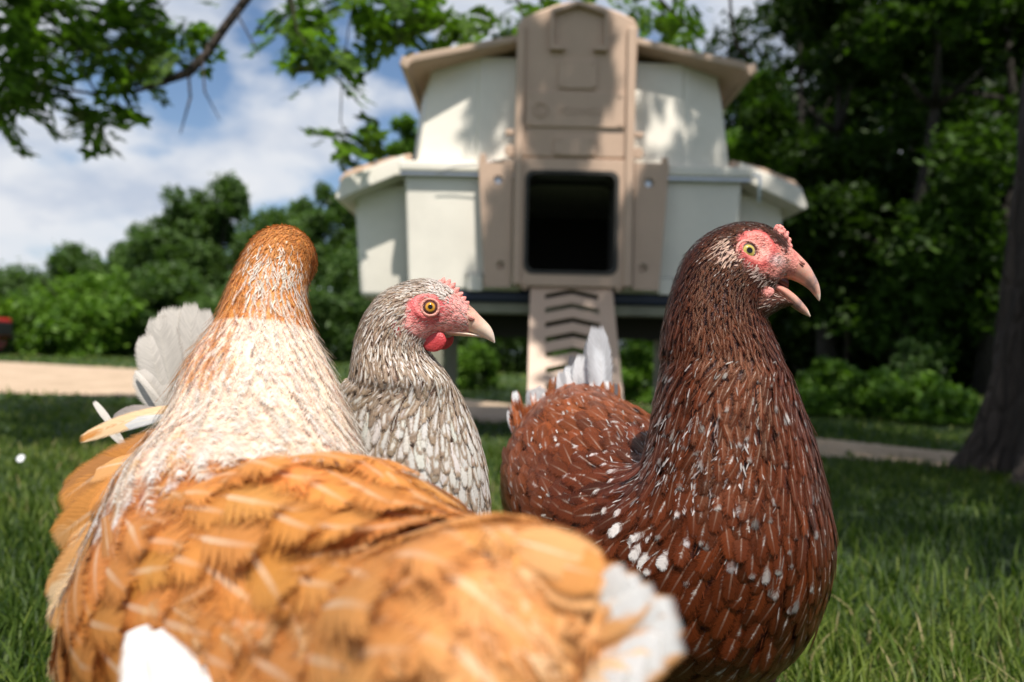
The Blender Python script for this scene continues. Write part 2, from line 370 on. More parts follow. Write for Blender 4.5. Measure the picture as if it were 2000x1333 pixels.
def grass():
    Vs, Fs, rn, b0 = [], [], [], 0
    bands = [(0.45, 1.0, 17000, .055, .0030), (1.0, 1.6, 24000, .040, .0034), (1.6, 2.6, 34000, .028, .0042), (2.6, 4.5, 34000, .022, .007), (4.5, 9.0, 26000, .028, .014), (9, 24, 20000, .04, .05)]
    for y0, y1, n, h, wd in bands:
        y = np.sqrt(RNG.uniform(y0**2, y1**2, n)); x = RNG.uniform(-1, 1, n) * (0.74 * y + .25)
        ok = ~on_path(x, y)
        # patchiness
        ok &= (np.sin(x*3.1+y*1.7) * np.sin(y*2.3-x*1.9) > RNG.uniform(-1.6, .5, n))
        x, y = x[ok], y[ok]; n = len(x)
        ang = RNG.uniform(0, 2*np.pi, n); H = h * RNG.uniform(.45, 1.25, n) * (1 + .25*np.sin(x*5)*np.sin(y*4)); lean = RNG.uniform(.1, .9, n) * H
        tall = RNG.random(n) < .03; H[tall] *= 1.6
        if y0 < 1.0: H *= 0.9
        side = np.stack([-np.sin(ang + RNG.normal(0, .5, n)), np.cos(ang), np.zeros(n)], 1); W = wd * RNG.uniform(.6, 1.3, n)
        dr = np.stack([np.cos(ang), np.sin(ang), np.zeros(n)], 1); base = np.stack([x, y, np.zeros(n)], 1)
        pts = []
        for t, wv in ((0, 1), (.45, .85), (.8, .5)):
            c = base + dr * (lean * t**2)[:, None]; c[:, 2] += H * (t - .18 * t * t * lean / H)
            pts += [c - side * (W * wv / 2)[:, None], c + side * (W * wv / 2)[:, None]]
        c = base + dr * lean[:, None]; c[:, 2] += H * (1 - .18 * lean / H); pts.append(c)
        vv = np.stack(pts, 1).reshape(-1, 3)
        i0 = b0 + np.arange(n) * 7
        for q in ((0, 1, 3, 2), (2, 3, 5, 4)): Fs.append(np.stack([i0 + k for k in q], 1))
        Fs.append(np.stack([i0 + 4, i0 + 5, i0 + 6, i0 + 6], 1))
        Vs.append(vv); rn.append(np.repeat(np.clip(RNG.normal(.45, .22, n) + .24*np.sin(x*2.3+np.sin(y*3))*np.sin(y*2.5+x), 0, 1), 7)); b0 += 7 * n
    V = np.concatenate(Vs); F_ = np.concatenate(Fs)
    quad = F_[F_[:, 2] != F_[:, 3]]; tri = F_[F_[:, 2] == F_[:, 3]][:, :3]
    # build with mixed sizes
    me = bpy.data.meshes.new('grass'); me.vertices.add(len(V)); me.vertices.foreach_set('co', V.astype(np.float32).ravel())
    me.loops.add(len(quad)*4 + len(tri)*3)
    me.loops.foreach_set('vertex_index', np.concatenate([quad.ravel(), tri.ravel()]).astype(np.int32))
    me.polygons.add(len(quad) + len(tri))
    ls = np.concatenate([np.arange(len(quad))*4, len(quad)*4 + np.arange(len(tri))*3]).astype(np.int32)
    me.polygons.foreach_set('loop_start', ls); me.polygons.foreach_set('loop_total', np.concatenate([np.full(len(quad), 4), np.full(len(tri), 3)]).astype(np.int32))
    at = me.attributes.new('rnd', 'FLOAT', 'POINT'); at.data.foreach_set('value', np.concatenate(rn).astype(np.float32))
    me.update(); me.validate()
    m, nt = newmat("grass_blade")
    a = N(nt, 'ShaderNodeAttribute'); a.attribute_name = 'rnd'
    col = ramp(nt, a.outputs['Fac'], [(0.0, (.020, .045, .009)), (.45, (.070, .112, .016)), (.85, (.155, .195, .034)), (1.0, (.34, .28, .14))])
    b = N(nt, 'ShaderNodeBsdfPrincipled'); L(nt, col, b.inputs['Base Color']); b.inputs['Roughness'].default_value = 0.5; b.inputs['Specular IOR Level'].default_value = 0.2
    t = N(nt, 'ShaderNodeBsdfTranslucent'); L(nt, mix(nt, 1.0, col, (1.2, 1.5, .6), 'MULTIPLY'), t.inputs[0])
    mx = N(nt, 'ShaderNodeMixShader'); mx.inputs[0].default_value = .35; L(nt, b.outputs[0], mx.inputs[1]); L(nt, t.outputs[0], mx.inputs[2])
    finish(nt, mx.outputs[0]); me.materials.append(m)
    o = bpy.data.objects.new('grass', me); COL.objects.link(o); setp(o, 'green mown grass with pale dry blades covering the lawn', 'grass', kind='stuff')
grass()

# ================================================================ leaves and trees
def unit(n):
    v = RNG.normal(size=(n, 3)); return v / np.linalg.norm(v, axis=1)[:, None]
def leaf_quads(P_, size, up=0.4, ar=0.45):
    """rhombic leaves at P_ ; returns V,F"""
    n = len(P_); d = unit(n); nr = unit(n); nr[:, 2] = np.abs(nr[:, 2]) + up
    s = np.cross(d, nr); s /= np.linalg.norm(s, axis=1)[:, None]; d = np.cross(nr, s); d /= np.linalg.norm(d, axis=1)[:, None]
    L_ = (size * RNG.uniform(.6, 1.3, n))[:, None]
    V = np.stack([P_ - d*L_*.5, P_ + s*L_*ar*.5 - d*L_*.05, P_ + d*L_*.5, P_ - s*L_*ar*.5 - d*L_*.05], 1).reshape(-1, 3)
    F_ = np.arange(4*n).reshape(-1, 4); return V, F_
def bark(name, c, sc_=14.0):
    m, nt = newmat(name)
    tc = N(nt, 'ShaderNodeTexCoord'); mp = N(nt, 'ShaderNodeMapping'); mp.inputs['Scale'].default_value = (1, 1, .22); L(nt, tc.outputs['Object'], mp.inputs[0])
    n = N(nt, 'ShaderNodeTexNoise', i_Scale=sc_, i_Detail=8.0, i_Roughness=0.7, i_Distortion=.6); L(nt, mp.outputs[0], n.inputs['Vector'])
    vo = N(nt, 'ShaderNodeTexVoronoi', i_Scale=sc_*2.2); vo.feature = 'DISTANCE_TO_EDGE'; L(nt, mp.outputs[0], vo.inputs['Vector'])
    col = ramp(nt, n.outputs[0], [(0.3, [x*.45 for x in c]), (0.55, c), (0.75, [x*1.5 for x in c])])
    b = N(nt, 'ShaderNodeBsdfPrincipled'); L(nt, col, b.inputs['Base Color']); b.inputs['Roughness'].default_value = 0.9
    h = mth(nt, 'ADD', n.outputs[0], mth(nt, 'MULTIPLY', mth(nt, 'MINIMUM', vo.outputs['Distance'], .2), 3.0))
    bp = N(nt, 'ShaderNodeBump', i_Strength=1.0, i_Distance=0.03); L(nt, h, bp.inputs['Height']); L(nt, bp.outputs[0], b.inputs['Normal'])
    finish(nt, b.outputs[0]); return m
M_bark = bark('grey_bark', (.062, .044, .033)); M_bark3 = bark('pale_bark', (.10, .072, .05)); M_bark2 = bark('woodland_bark', (.034, .027, .021), 8.0)
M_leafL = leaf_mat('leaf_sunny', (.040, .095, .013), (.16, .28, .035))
M_leafD = leaf_mat('leaf_deep', (.012, .028, .006), (.060, .115, .016))  # low leaf tones stand for shade in the wood
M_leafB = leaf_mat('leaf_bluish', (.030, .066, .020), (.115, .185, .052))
M_leafK = leaf_mat('leaf_shaded', (.006, .014, .003), (.036, .070, .010))  # darker leaf copy; the wood's deep shade is put into its colour
M_leafW = leaf_mat('leaf_walnut', (.018, .046, .007), (.13, .23, .028), trans=.5)

def tree(name, label, cat, x, y, h, r, leaf, n, mat, z0=0.25, tr=0.12, group=None, lumps=26, flat=1.0, lean=0.0, barkm=None):
    root = empty(name, (x, y, 0)); setp(root, label, cat, group)
    mb = MB(); zt = h * .8
    tp = [(x + lean*zt*t + .08*math.sin(5*t+x), y + .06*math.sin(4*t+y), zt*t) for t in np.linspace(0, 1, 9)]
    mb.tube(tp, [tr*(1.35 if i == 0 else 1)*(1 - .8*i/8) for i in range(9)], 9)
    hubs = []
    for i in range(7):
        t = random.uniform(.3, .85); b = np.array(tp[int(t*8)]); a = random.uniform(0, 6.28); l = r*random.uniform(.5, .85)
        e = b + np.array([math.cos(a)*l, math.sin(a)*l, l*random.uniform(.3, .8)]); m_ = (b+e)/2 + np.array([0, 0, -.08*l])
        mb.tube([b, m_, e], [tr*.4, tr*.25, tr*.08], 6); hubs.append(e)
    mb.build('trunk', barkm or M_bark2, root, smooth=True)
    # crown: lumps on an uneven body
    cz = (z0 + h) / 2; hz_ = (h - z0) / 2
    pts = []
    for i in range(lumps):
        v = unit(1)[0]; rr = random.uniform(.55, .95)
        taper = 1 - .35*max(0, v[2])
        if i == 0: v = np.array([0, 0, 1.0]); rr = .85
        if i == 1: v = np.array([.3, .2, .9]); rr = .8
        c = np.array([x + lean*cz + v[0]*r*rr*taper, y + v[1]*r*rr*taper, cz + v[2]*hz_*rr])
        lr = r * random.uniform(.24, .44)
        k = int(n / lumps); q = unit(k) * (lr * RNG.uniform(.55, 1.08, k)**.6)[:, None]; q[:, 2] *= .75 * flat
        # secondary tufts
        tf = unit(max(3, k // 60)) * lr; idx = RNG.integers(0, len(tf), k); q = .55*q + .6*tf[idx]*np.array([1, 1, .75]) + RNG.normal(0, lr*.13, (k, 3))
        pts.append(c + q)
    Pp = np.concatenate(pts); Pp[:, 2] = np.maximum(Pp[:, 2], .03)
    V, F_ = leaf_quads(Pp, leaf)
    rn = np.repeat(np.clip(RNG.normal(.5, .25, len(Pp)), 0, 1), 4)
    obj_np('crown', V, F_, mat, root, smooth=False, attrs={'rnd': rn})
    return root

# left tree line: (px, py_top, width px, distance, label)
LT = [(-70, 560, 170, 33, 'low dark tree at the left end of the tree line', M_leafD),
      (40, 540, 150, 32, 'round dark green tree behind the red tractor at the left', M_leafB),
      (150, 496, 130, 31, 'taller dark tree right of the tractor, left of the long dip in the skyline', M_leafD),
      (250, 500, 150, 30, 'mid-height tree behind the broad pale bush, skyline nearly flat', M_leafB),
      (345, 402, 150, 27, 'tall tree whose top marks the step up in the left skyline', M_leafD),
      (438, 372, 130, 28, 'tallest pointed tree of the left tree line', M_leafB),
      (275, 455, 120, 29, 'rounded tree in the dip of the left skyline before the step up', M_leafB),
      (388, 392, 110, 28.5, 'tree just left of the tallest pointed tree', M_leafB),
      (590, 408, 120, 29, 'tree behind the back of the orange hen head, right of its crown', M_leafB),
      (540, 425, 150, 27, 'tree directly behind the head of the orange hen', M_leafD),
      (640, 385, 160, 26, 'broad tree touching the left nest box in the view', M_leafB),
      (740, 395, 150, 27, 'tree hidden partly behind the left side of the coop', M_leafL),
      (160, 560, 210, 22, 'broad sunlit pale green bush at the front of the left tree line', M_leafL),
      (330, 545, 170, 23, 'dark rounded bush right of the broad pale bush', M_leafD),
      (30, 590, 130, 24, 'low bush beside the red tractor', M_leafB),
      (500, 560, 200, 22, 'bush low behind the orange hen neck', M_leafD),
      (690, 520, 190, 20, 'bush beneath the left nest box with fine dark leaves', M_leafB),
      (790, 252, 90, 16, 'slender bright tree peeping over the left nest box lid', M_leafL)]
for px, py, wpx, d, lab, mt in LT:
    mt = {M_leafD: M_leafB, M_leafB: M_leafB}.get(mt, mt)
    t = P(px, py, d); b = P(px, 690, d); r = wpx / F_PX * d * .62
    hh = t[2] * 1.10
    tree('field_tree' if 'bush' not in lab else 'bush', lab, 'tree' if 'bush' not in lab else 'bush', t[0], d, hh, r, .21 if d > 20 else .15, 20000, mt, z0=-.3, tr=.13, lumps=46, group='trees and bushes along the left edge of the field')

# right woodland
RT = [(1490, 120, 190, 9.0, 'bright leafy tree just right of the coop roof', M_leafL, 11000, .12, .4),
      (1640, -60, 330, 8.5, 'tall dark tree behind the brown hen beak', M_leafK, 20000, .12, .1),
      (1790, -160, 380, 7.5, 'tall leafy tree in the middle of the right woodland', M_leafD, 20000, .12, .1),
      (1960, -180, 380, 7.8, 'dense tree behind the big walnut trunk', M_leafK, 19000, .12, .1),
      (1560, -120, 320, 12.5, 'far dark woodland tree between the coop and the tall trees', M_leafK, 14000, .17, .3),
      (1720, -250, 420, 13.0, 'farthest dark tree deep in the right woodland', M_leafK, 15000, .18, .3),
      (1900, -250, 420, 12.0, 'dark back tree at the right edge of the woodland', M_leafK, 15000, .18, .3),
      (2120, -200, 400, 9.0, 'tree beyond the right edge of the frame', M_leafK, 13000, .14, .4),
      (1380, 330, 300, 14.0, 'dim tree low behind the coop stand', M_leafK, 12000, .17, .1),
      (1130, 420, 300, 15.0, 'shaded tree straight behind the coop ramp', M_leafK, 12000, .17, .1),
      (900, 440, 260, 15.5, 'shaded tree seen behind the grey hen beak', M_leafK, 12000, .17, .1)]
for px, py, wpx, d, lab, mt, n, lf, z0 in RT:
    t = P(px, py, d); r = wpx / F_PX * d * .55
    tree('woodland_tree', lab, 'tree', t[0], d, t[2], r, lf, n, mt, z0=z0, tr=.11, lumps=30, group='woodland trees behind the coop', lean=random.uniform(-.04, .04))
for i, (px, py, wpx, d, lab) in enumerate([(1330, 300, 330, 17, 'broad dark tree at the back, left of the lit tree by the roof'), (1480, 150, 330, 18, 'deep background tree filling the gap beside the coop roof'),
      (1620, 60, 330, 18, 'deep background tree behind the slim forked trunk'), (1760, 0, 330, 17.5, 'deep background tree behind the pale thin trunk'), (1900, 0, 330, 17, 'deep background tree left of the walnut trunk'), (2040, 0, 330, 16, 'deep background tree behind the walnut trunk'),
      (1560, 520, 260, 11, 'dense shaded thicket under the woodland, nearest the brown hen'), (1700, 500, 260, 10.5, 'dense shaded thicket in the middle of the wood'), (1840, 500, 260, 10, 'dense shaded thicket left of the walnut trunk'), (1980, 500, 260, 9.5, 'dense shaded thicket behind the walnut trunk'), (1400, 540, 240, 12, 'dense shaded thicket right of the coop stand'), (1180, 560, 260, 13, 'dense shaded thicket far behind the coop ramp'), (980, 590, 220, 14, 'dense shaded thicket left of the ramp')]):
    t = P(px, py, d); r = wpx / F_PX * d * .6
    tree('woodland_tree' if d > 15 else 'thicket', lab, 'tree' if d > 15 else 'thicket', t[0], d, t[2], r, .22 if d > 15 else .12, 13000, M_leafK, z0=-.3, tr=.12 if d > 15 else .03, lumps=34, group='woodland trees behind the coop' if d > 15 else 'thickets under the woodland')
# pale bare trunks in the wood
for i, (px, d, hgt, lab) in enumerate([(1652, 9.4, 2.9, 'slim pale forked trunk standing in the woodland'), (1775, 9.0, 3.3, 'pale thin trunk right of the slim forked one')]):
    root = empty('bare_tree', P(px, 700, d) * np.array([1, 1, 0])); setp(root, lab, 'tree'); x = root.location.x
    mb = MB(); mb.tube([(x, d, 0), (x+.03, d, 1), (x-.04, d, 2), (x+.05, d, hgt)], [.032, .027, .02, .01], 8)
    mb.tube([(x-.01, d, 1.4), (x+.2, d+.05, 2.1), (x+.25, d, 2.9)], [.016, .012, .006], 6); mb.tube([(x, d, 1.1), (x-.22, d, 1.6), (x-.3, d, 2.4)], [.015, .01, .006], 6)
    mb.build('trunk', M_bark3, root, smooth=True)
# undergrowth bushes
UB = [(1625, 705, 120, 4.9, 'bright green weeds by the far side of the path, right of the brown hen', M_leafL),
      (1720, 735, 150, 4.6, 'low leafy bush in the middle of the right undergrowth', M_leafL),
      (1830, 745, 150, 4.3, 'leafy bush left of the walnut trunk', M_leafL),
      (1780, 665, 90, 5.6, 'bluish shrub standing behind the low bushes', M_leafB),
      (1580, 770, 130, 4.7, 'weeds touching the breast of the brown hen in the view', M_leafL),
      (1250, 675, 130, 5.6, 'bright bush between the ramp and the brown hen', M_leafL),
      (1330, 690, 120, 6.2, 'bush partly hidden behind the brown hen neck', M_leafL),
      (930, 670, 90, 7.0, 'small bright bush under the coop beside the grey hen beak', M_leafL),
      (1120, 680, 120, 6.6, 'bush seen through the slots of the ramp', M_leafL)]
for px, py, wpx, d, lab, mt in UB:
    t = P(px, py, d); r = wpx / F_PX * d * .6
    tree('bush', lab, 'bush', t[0], d, t[2], r, .045, 6000, mt, z0=-.12, tr=.012, lumps=40, group='bushes by the path')

# ---------------------------------------------------------------- big walnut tree with overhanging limb
def pinnate(base, d, L_, n=6, ls=.05, W=.60):
    """compound leaf: leaflets in pairs along a rachis. returns verts (k*4,3)"""
    d = d / np.linalg.norm(d); up = np.array([0, 0, 1.0]); s = np.cross(d, up); s /= np.linalg.norm(s) + 1e-9; nn = np.cross(s, d)
    roll = random.uniform(-.9, .9); s, nn = s*math.cos(roll) + nn*math.sin(roll), nn*math.cos(roll) - s*math.sin(roll)
    out = []
    for i in range(1, n + 1):
        t = i / n; c = base + d*L_*t + np.array([0, 0, -.35*L_*t*t])
        for sg in (-1, 1):
            l = ls*(1 - .3*abs(t-.5))*random.uniform(.8, 1.15); dd = s*sg*.85 + d*.5 + nn*random.uniform(-.25, .1); dd /= np.linalg.norm(dd); w_ = np.cross(dd, nn); w_ /= np.linalg.norm(w_)
            out += [c, c + dd*l*.45 + w_*l*W*.5, c + dd*l, c + dd*l*.45 - w_*l*W*.5]
    c = base + d*L_ + np.array([0, 0, -.35*L_]); out += [c, c + d*ls*.45 + s*ls*W*.5, c + d*ls, c + d*ls*.45 - s*ls*W*.5]
    return out
bt = np.array([1.70, 2.32, 0.0])
walnut = empty('walnut_tree', bt); setp(walnut, 'big dark-barked tree at the right edge with flared roots and a limb overhead', 'tree')
def trunk_mesh():
    nu, nz = 72, 70; V = []; roots = [(2.75, .26), (3.7, .30), (4.35, .40), (5.4, .35), (0.4, .35), (1.6, .3)]
    for j in range(nz + 1):
        z = 4.6 * (j / nz)**1.6
        for k in range(nu):
            t = 2*math.pi*k/nu; r = .245 - .012*z
            fl = math.exp(-z/.16); fl2 = math.exp(-z/.42)
            for ra, am in roots:
                dd = abs((t - ra + math.pi) % (2*math.pi) - math.pi); r += am*.55*fl*math.exp(-(dd/.26)**2) + am*.12*fl2*math.exp(-(dd/.4)**2)
            r += .014*math.sin(t*9 + 1.3*math.sin(z*3)) + .010*math.sin(t*17 + 2*math.sin(z*4.3+1)) + random.uniform(-.004, .004)
            V.append((bt[0] + .055*z + r*math.cos(t), bt[1] + r*math.sin(t), z - .02))
    F_ = [(j*nu+k, j*nu+(k+1) % nu, (j+1)*nu+(k+1) % nu, (j+1)*nu+k) for j in range(nz) for k in range(nu)]
    obj_np('trunk', np.array(V), np.array(F_), M_bark, walnut)
trunk_mesh()
mb = MB(); lim = [(1.85, 2.35, 3.3), (1.0, 2.7, 3.15), (.1, 3.1, 3.0), (-.6, 3.25, 2.45), P(520, -60, 3.3), P(480, 0, 3.3), P(438, 55, 3.3), P(402, 108, 3.28), P(368, 142, 3.26), P(305, 165, 3.25), P(268, 178, 3.22), P(190, 184, 3.2), P(100, 172, 3.15), P(20, 150, 3.1), P(-80, 160, 3.05)]
mb.tube(lim, [.11, .085, .06, .036, .022, .019, .018, .018, .019, .013, .008, .006, .006, .005, .004], 8)
mb.build('limb', M_bark, walnut, smooth=True)
for pts, r in [([(368,142),(372,190),(352,262)], .005), ([(395,120),(400,180),(430,235)], .004), ([(462,25),(497,90),(505,110)], .004), ([(100,172),(60,120),(30,60)], .004),
               ([(190,184),(150,120),(160,60),(200,10)], .005), ([(268,178),(250,120),(280,60),(330,0)], .005), ([(560,-40),(580,60),(620,120),(665,150)], .005), ([(700,-60),(680,60),(668,160),(665,240),(700,290)], .003),
               ([(760,-60),(790,10),(840,60)], .006), ([(1250,-60),(1290,0),(1350,60)], .006), ([(1425,-30),(1428,40),(1440,90),(1475,130)], .006), ([(1000,-60),(1010,0),(1030,60)], .005)]:
    mb = MB(); mb.tube([P(a, b, 3.25) for a, b in pts], [r]*(len(pts)-1) + [r*.4], 6); mb.build('twig', M_bark, walnut, smooth=True)
for bx, by in ((2.9, -1.0), (1.6, 1.0), (-.8, 1.3), (3.0, 2.5), (1.9, 4.0)):
    mb = MB(); mb.tube([(1.87, 2.34, 3.6), ((1.87+bx)/2, (2.3+by)/2, 4.3), (bx, by, 4.4)], [.10, .07, .03], 8); mb.build('limb', M_bark, walnut, smooth=True)
LV = []
def cluster(px, py, d, rpx, n, L_=.125, ls=.058):
    for _ in range(int(n*1.3)):
        a = random.uniform(0, 6.28); q = rpx*math.sqrt(random.random()); b = P(px + q*math.cos(a), py + q*.8*math.sin(a), d + random.uniform(-.25, .25))
        LV.extend(pinnate(b, np.array([random.uniform(-1, 1), random.uniform(-.7, .7), random.uniform(-.6, .35)]), L_*random.uniform(.7, 1.2), 7, ls))
for c in [(20, 60, 3.1, 70, 16), (60, 30, 3.2, 80, 18), (130, 40, 3.3, 70, 16), (200, 40, 3.3, 60, 14), (230, 95, 3.3, 55, 14), (270, 45, 3.4, 60, 12), (30, 140, 3.1, 60, 14), (20, 200, 3.1, 45, 11), (70, 170, 3.1, 40, 8),
          (160, 225, 3.2, 35, 7), (200, 235, 3.2, 25, 5), (255, 145, 3.3, 40, 9), (340, 20, 3.4, 55, 9), (380, 55, 3.4, 35, 7), (330, 80, 3.35, 35, 6), (10, 250, 3.1, 25, 4),
          (560, 45, 3.3, 35, 7), (600, 90, 3.3, 40, 9), (640, 125, 3.3, 35, 7), (655, 150, 3.3, 20, 3), (760, 20, 3.4, 60, 14), (820, 30, 3.4, 60, 14), (850, 65, 3.4, 45, 10), (750, 60, 3.4, 45, 10), (890, 25, 3.4, 35, 6), (700, 0, 3.4, 50, 8), (600, 0, 3.4, 50, 7),
          (655, 275, 3.25, 25, 5), (700, 265, 3.25, 25, 4), (730, 250, 3.25, 15, 2), (655, 315, 3.25, 15, 3), (990, 50, 4.2, 40, 8), (1040, 5, 4.2, 60, 10), (1200, 0, 4.3, 80, 14), (1290, 20, 4.3, 60, 14), (1330, 60, 4.3, 35, 8), (1130, -10, 4.3, 60, 10)]:
    cluster(*c)
LV = np.array(LV)
# overhead crown (mostly above the frame): clumps of leaves that dapple the coop and lawn
ov = []
def over(x, y, z, r, n): 
    q = unit(n) * (r * RNG.uniform(.3, 1, n)**.5)[:, None]; q[:, 2] *= .45; ov.append(np.array([x, y, z]) + q)
OVER = [(2.75,-1.15,4.3,.75,700),(3.2,-.6,4.4,.8,700),(2.3,-.4,4.3,.7,600),(3.4,.6,4.3,.9,700),(2.6,.5,4.5,.7,500),(3.8,1.8,4.2,.9,700),(3.4,-1.9,4.4,.6,500),(1.92,.38,4.4,.26,300),(1.40,.40,4.4,.20,220),(1.42,.72,4.4,.17,120),(1.15,.80,4.4,.12,60),(2.1,.9,4.4,.2,100),(1.25,.45,4.4,.1,40),(1.60,.2,4.4,.2,200),
        (-.4,.9,4.4,.5,360),(-1.1,1.3,4.3,.5,360),(.2,-.1,4.4,.45,360),(-.9,.0,4.4,.4,300),(-.3,.35,4.4,.3,200),(-1.9,.6,4.2,.5,240),(-.7,1.9,4.5,.5,220),(-1.4,-.2,4.3,.45,200),(2.0,3.4,4.4,.9,600),(3.0,3.2,4.6,1.0,700),(1.2,2.4,4.8,.5,300),(4.2,-.4,4.3,.9,600),(4.6,3.0,4.4,1.0,600)]
for x_, y_, z_, r_, n_ in OVER:
    h_ = 3.4 if r_ < .27 else 4.3
    over(x_ - .235*h_, y_ + .17*h_, z_, r_, int(n_*(1.3 if r_ < .27 else 1.8)))
V2, F2 = leaf_quads(np.concatenate(ov), .11, ar=.5)
V = np.concatenate([LV, V2]); F_ = np.arange(len(V)).reshape(-1, 4)
rn = np.repeat(np.clip(RNG.normal(.5, .25, len(F_)), 0, 1), 4)
obj_np('crown', V, F_, M_leafW, walnut, smooth=False, attrs={'rnd': rn})

# ---------------------------------------------------------------- red tractor at the left edge, white feather on the lawn
M_red = simple('red_paint', (.42, .012, .02), .3, .5, nscale=6, namt=.2, coat=.4); M_blk = simple('black_rubber', (.02, .02, .02), .8, nscale=20); M_glass = simple('dark_glass', (.03, .04, .05), .08, .6)
M_steel = simple('grey_steel', (.45, .46, .48), .35, .5, .8, nscale=30)
def tractor():
    e = P(4, 640, 20.0); x1 = e[0]; r = empty('farm_tractor', (x1 - 1.2, 20.0, 0)); setp(r, 'red farm tractor parked before the trees at the far left edge', 'tractor')
    mb = MB(); mb.box(x1-1.5, x1, 19.55, 20.45, .45, .95); mb.build('hood', M_red, r, bevel=.08)
    mb = MB(); mb.box(x1-2.6, x1-1.5, 19.4, 20.6, .5, 1.25); mb.build('body', M_red, r, bevel=.06)
    mb = MB(); mb.box(x1-2.5, x1-1.55, 19.45, 20.55, 1.25, 1.9); mb.build('cab_window', M_glass, r, bevel=.05)
    mb = MB(); mb.box(x1-2.6, x1-1.45, 19.35, 20.65, 1.9, 2.0); mb.build('roof', M_red, r, bevel=.04)
    mb = MB(); mb.box(x1-.05, x1+.02, 19.6, 20.4, .5, .85); mb.build('grille', M_blk, r, bevel=.02)
    for cx_, cr in ((x1-.4, .33), (x1-2.1, .62)):
        for cy_ in (19.35, 20.65):
            mb = MB(); mb.torus((cx_, cy_, cr), (0, 1, 0), cr*.72, cr*.28, 28, 8); w_ = mb.build('wheel', M_blk, r, smooth=True)
            mb = MB(); mb.tube([(cx_, cy_-.09, cr), (cx_, cy_+.09, cr)], cr*.5, 20); mb.build('rim', M_red, w_)
tractor()
# ================================================================ plastic chicken coop on a stand
M_cream = simple('cream_plastic', (.80, .745, .65), .42, .4, nscale=3, namt=.10, bump=.25, bscale=400)
M_tan = simple('tan_plastic', (.53, .37, .27), .45, .4, nscale=7, namt=.06, bump=.25, bscale=400)
M_tand = simple('tan_roof_plastic', (.46, .33, .24), .5, .4, nscale=7, namt=.08, bump=.25, bscale=400)
M_in = simple('coop_inner_dark', (.05, .045, .04), .8)  # near-black colour stands for the shade inside the coop
M_navy = simple('navy_tray', (.018, .025, .05), .45)
M_wood = simple('weathered_stand', (.27, .26, .19), .7, nscale=12, namt=.2, bump=.4, bscale=60)
M_pale = simple('white_steel', (.75, .8, .88), .3, .5, .3)
YC = 3.0
_c = P(1117, 400, YC)
CX = float(_c[0])
def UX(px): return CX + (px - 1117) / F_PX * YC            # upright pixel units about the coop's centre line
def UZ(py): return CAM[2] + (692 - py) / F_PX * YC
coop = empty('chicken_coop', (CX, YC + .45, 0)); setp(coop, 'cream plastic chicken coop with tan roof, open square door and slotted ramp', 'chicken coop')
def S(name, mb, m, **k): return mb.build(name, m, coop, **k)
D = 1.0     # depth of house
# --- lower body: hollow front with a door opening, other walls as plates
def wallring(mb, top, bot, z1, z0, y0, y1, th=.02):
    pass
def tapered(mb, x0t, x1t, x0b, x1b, zt, zb, y0, y1, fy=0.0):
    """box tapering in x; front face leans by fy at the bottom"""
    mb.add([(x0b,y0+fy,zb),(x1b,y0+fy,zb),(x1b,y1,zb),(x0b,y1,zb),(x0t,y0,zt),(x1t,y0,zt),(x1t,y1,zt),(x0t,y1,zt)],
           [(0,3,2,1),(4,5,6,7),(0,1,5,4),(1,2,6,5),(2,3,7,6),(3,0,4,7)])
dx0, dx1, dz0, dz1 = UX(1030), UX(1198), UZ(534), UZ(347)
mb = MB()   # lower body as left/right blocks round the doorway, a back, floor and lintel
tapered(mb, UX(788), UX(1022), UX(799), UX(1022), UZ(343), UZ(570), YC, YC + .10, .015)
S('lower_wall', mb, M_cream, bevel=.012); mb = MB()
tapered(mb, UX(1206), UX(1450), UX(1206), UX(1440), UZ(343), UZ(570), YC, YC + .10, .015)
S('lower_wall', mb, M_cream, bevel=.012)
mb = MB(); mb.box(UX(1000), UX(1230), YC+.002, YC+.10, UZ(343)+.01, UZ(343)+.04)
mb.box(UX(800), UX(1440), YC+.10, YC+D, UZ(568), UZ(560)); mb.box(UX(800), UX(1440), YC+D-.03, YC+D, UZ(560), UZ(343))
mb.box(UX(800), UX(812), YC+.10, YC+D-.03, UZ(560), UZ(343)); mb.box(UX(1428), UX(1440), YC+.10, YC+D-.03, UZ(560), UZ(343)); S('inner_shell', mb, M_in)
# --- ledge flange between storeys
mb = MB(); mb.box(UX(779), UX(1465), YC-.035, YC+D+.03, UZ(343), UZ(322)); S('ledge', mb, M_cream, bevel=.008)
mb = MB(); mb.box(UX(781), UX(1463), YC-.028, YC+.02, UZ(349), UZ(343.5)); S('ledge_seam', mb, M_steel)
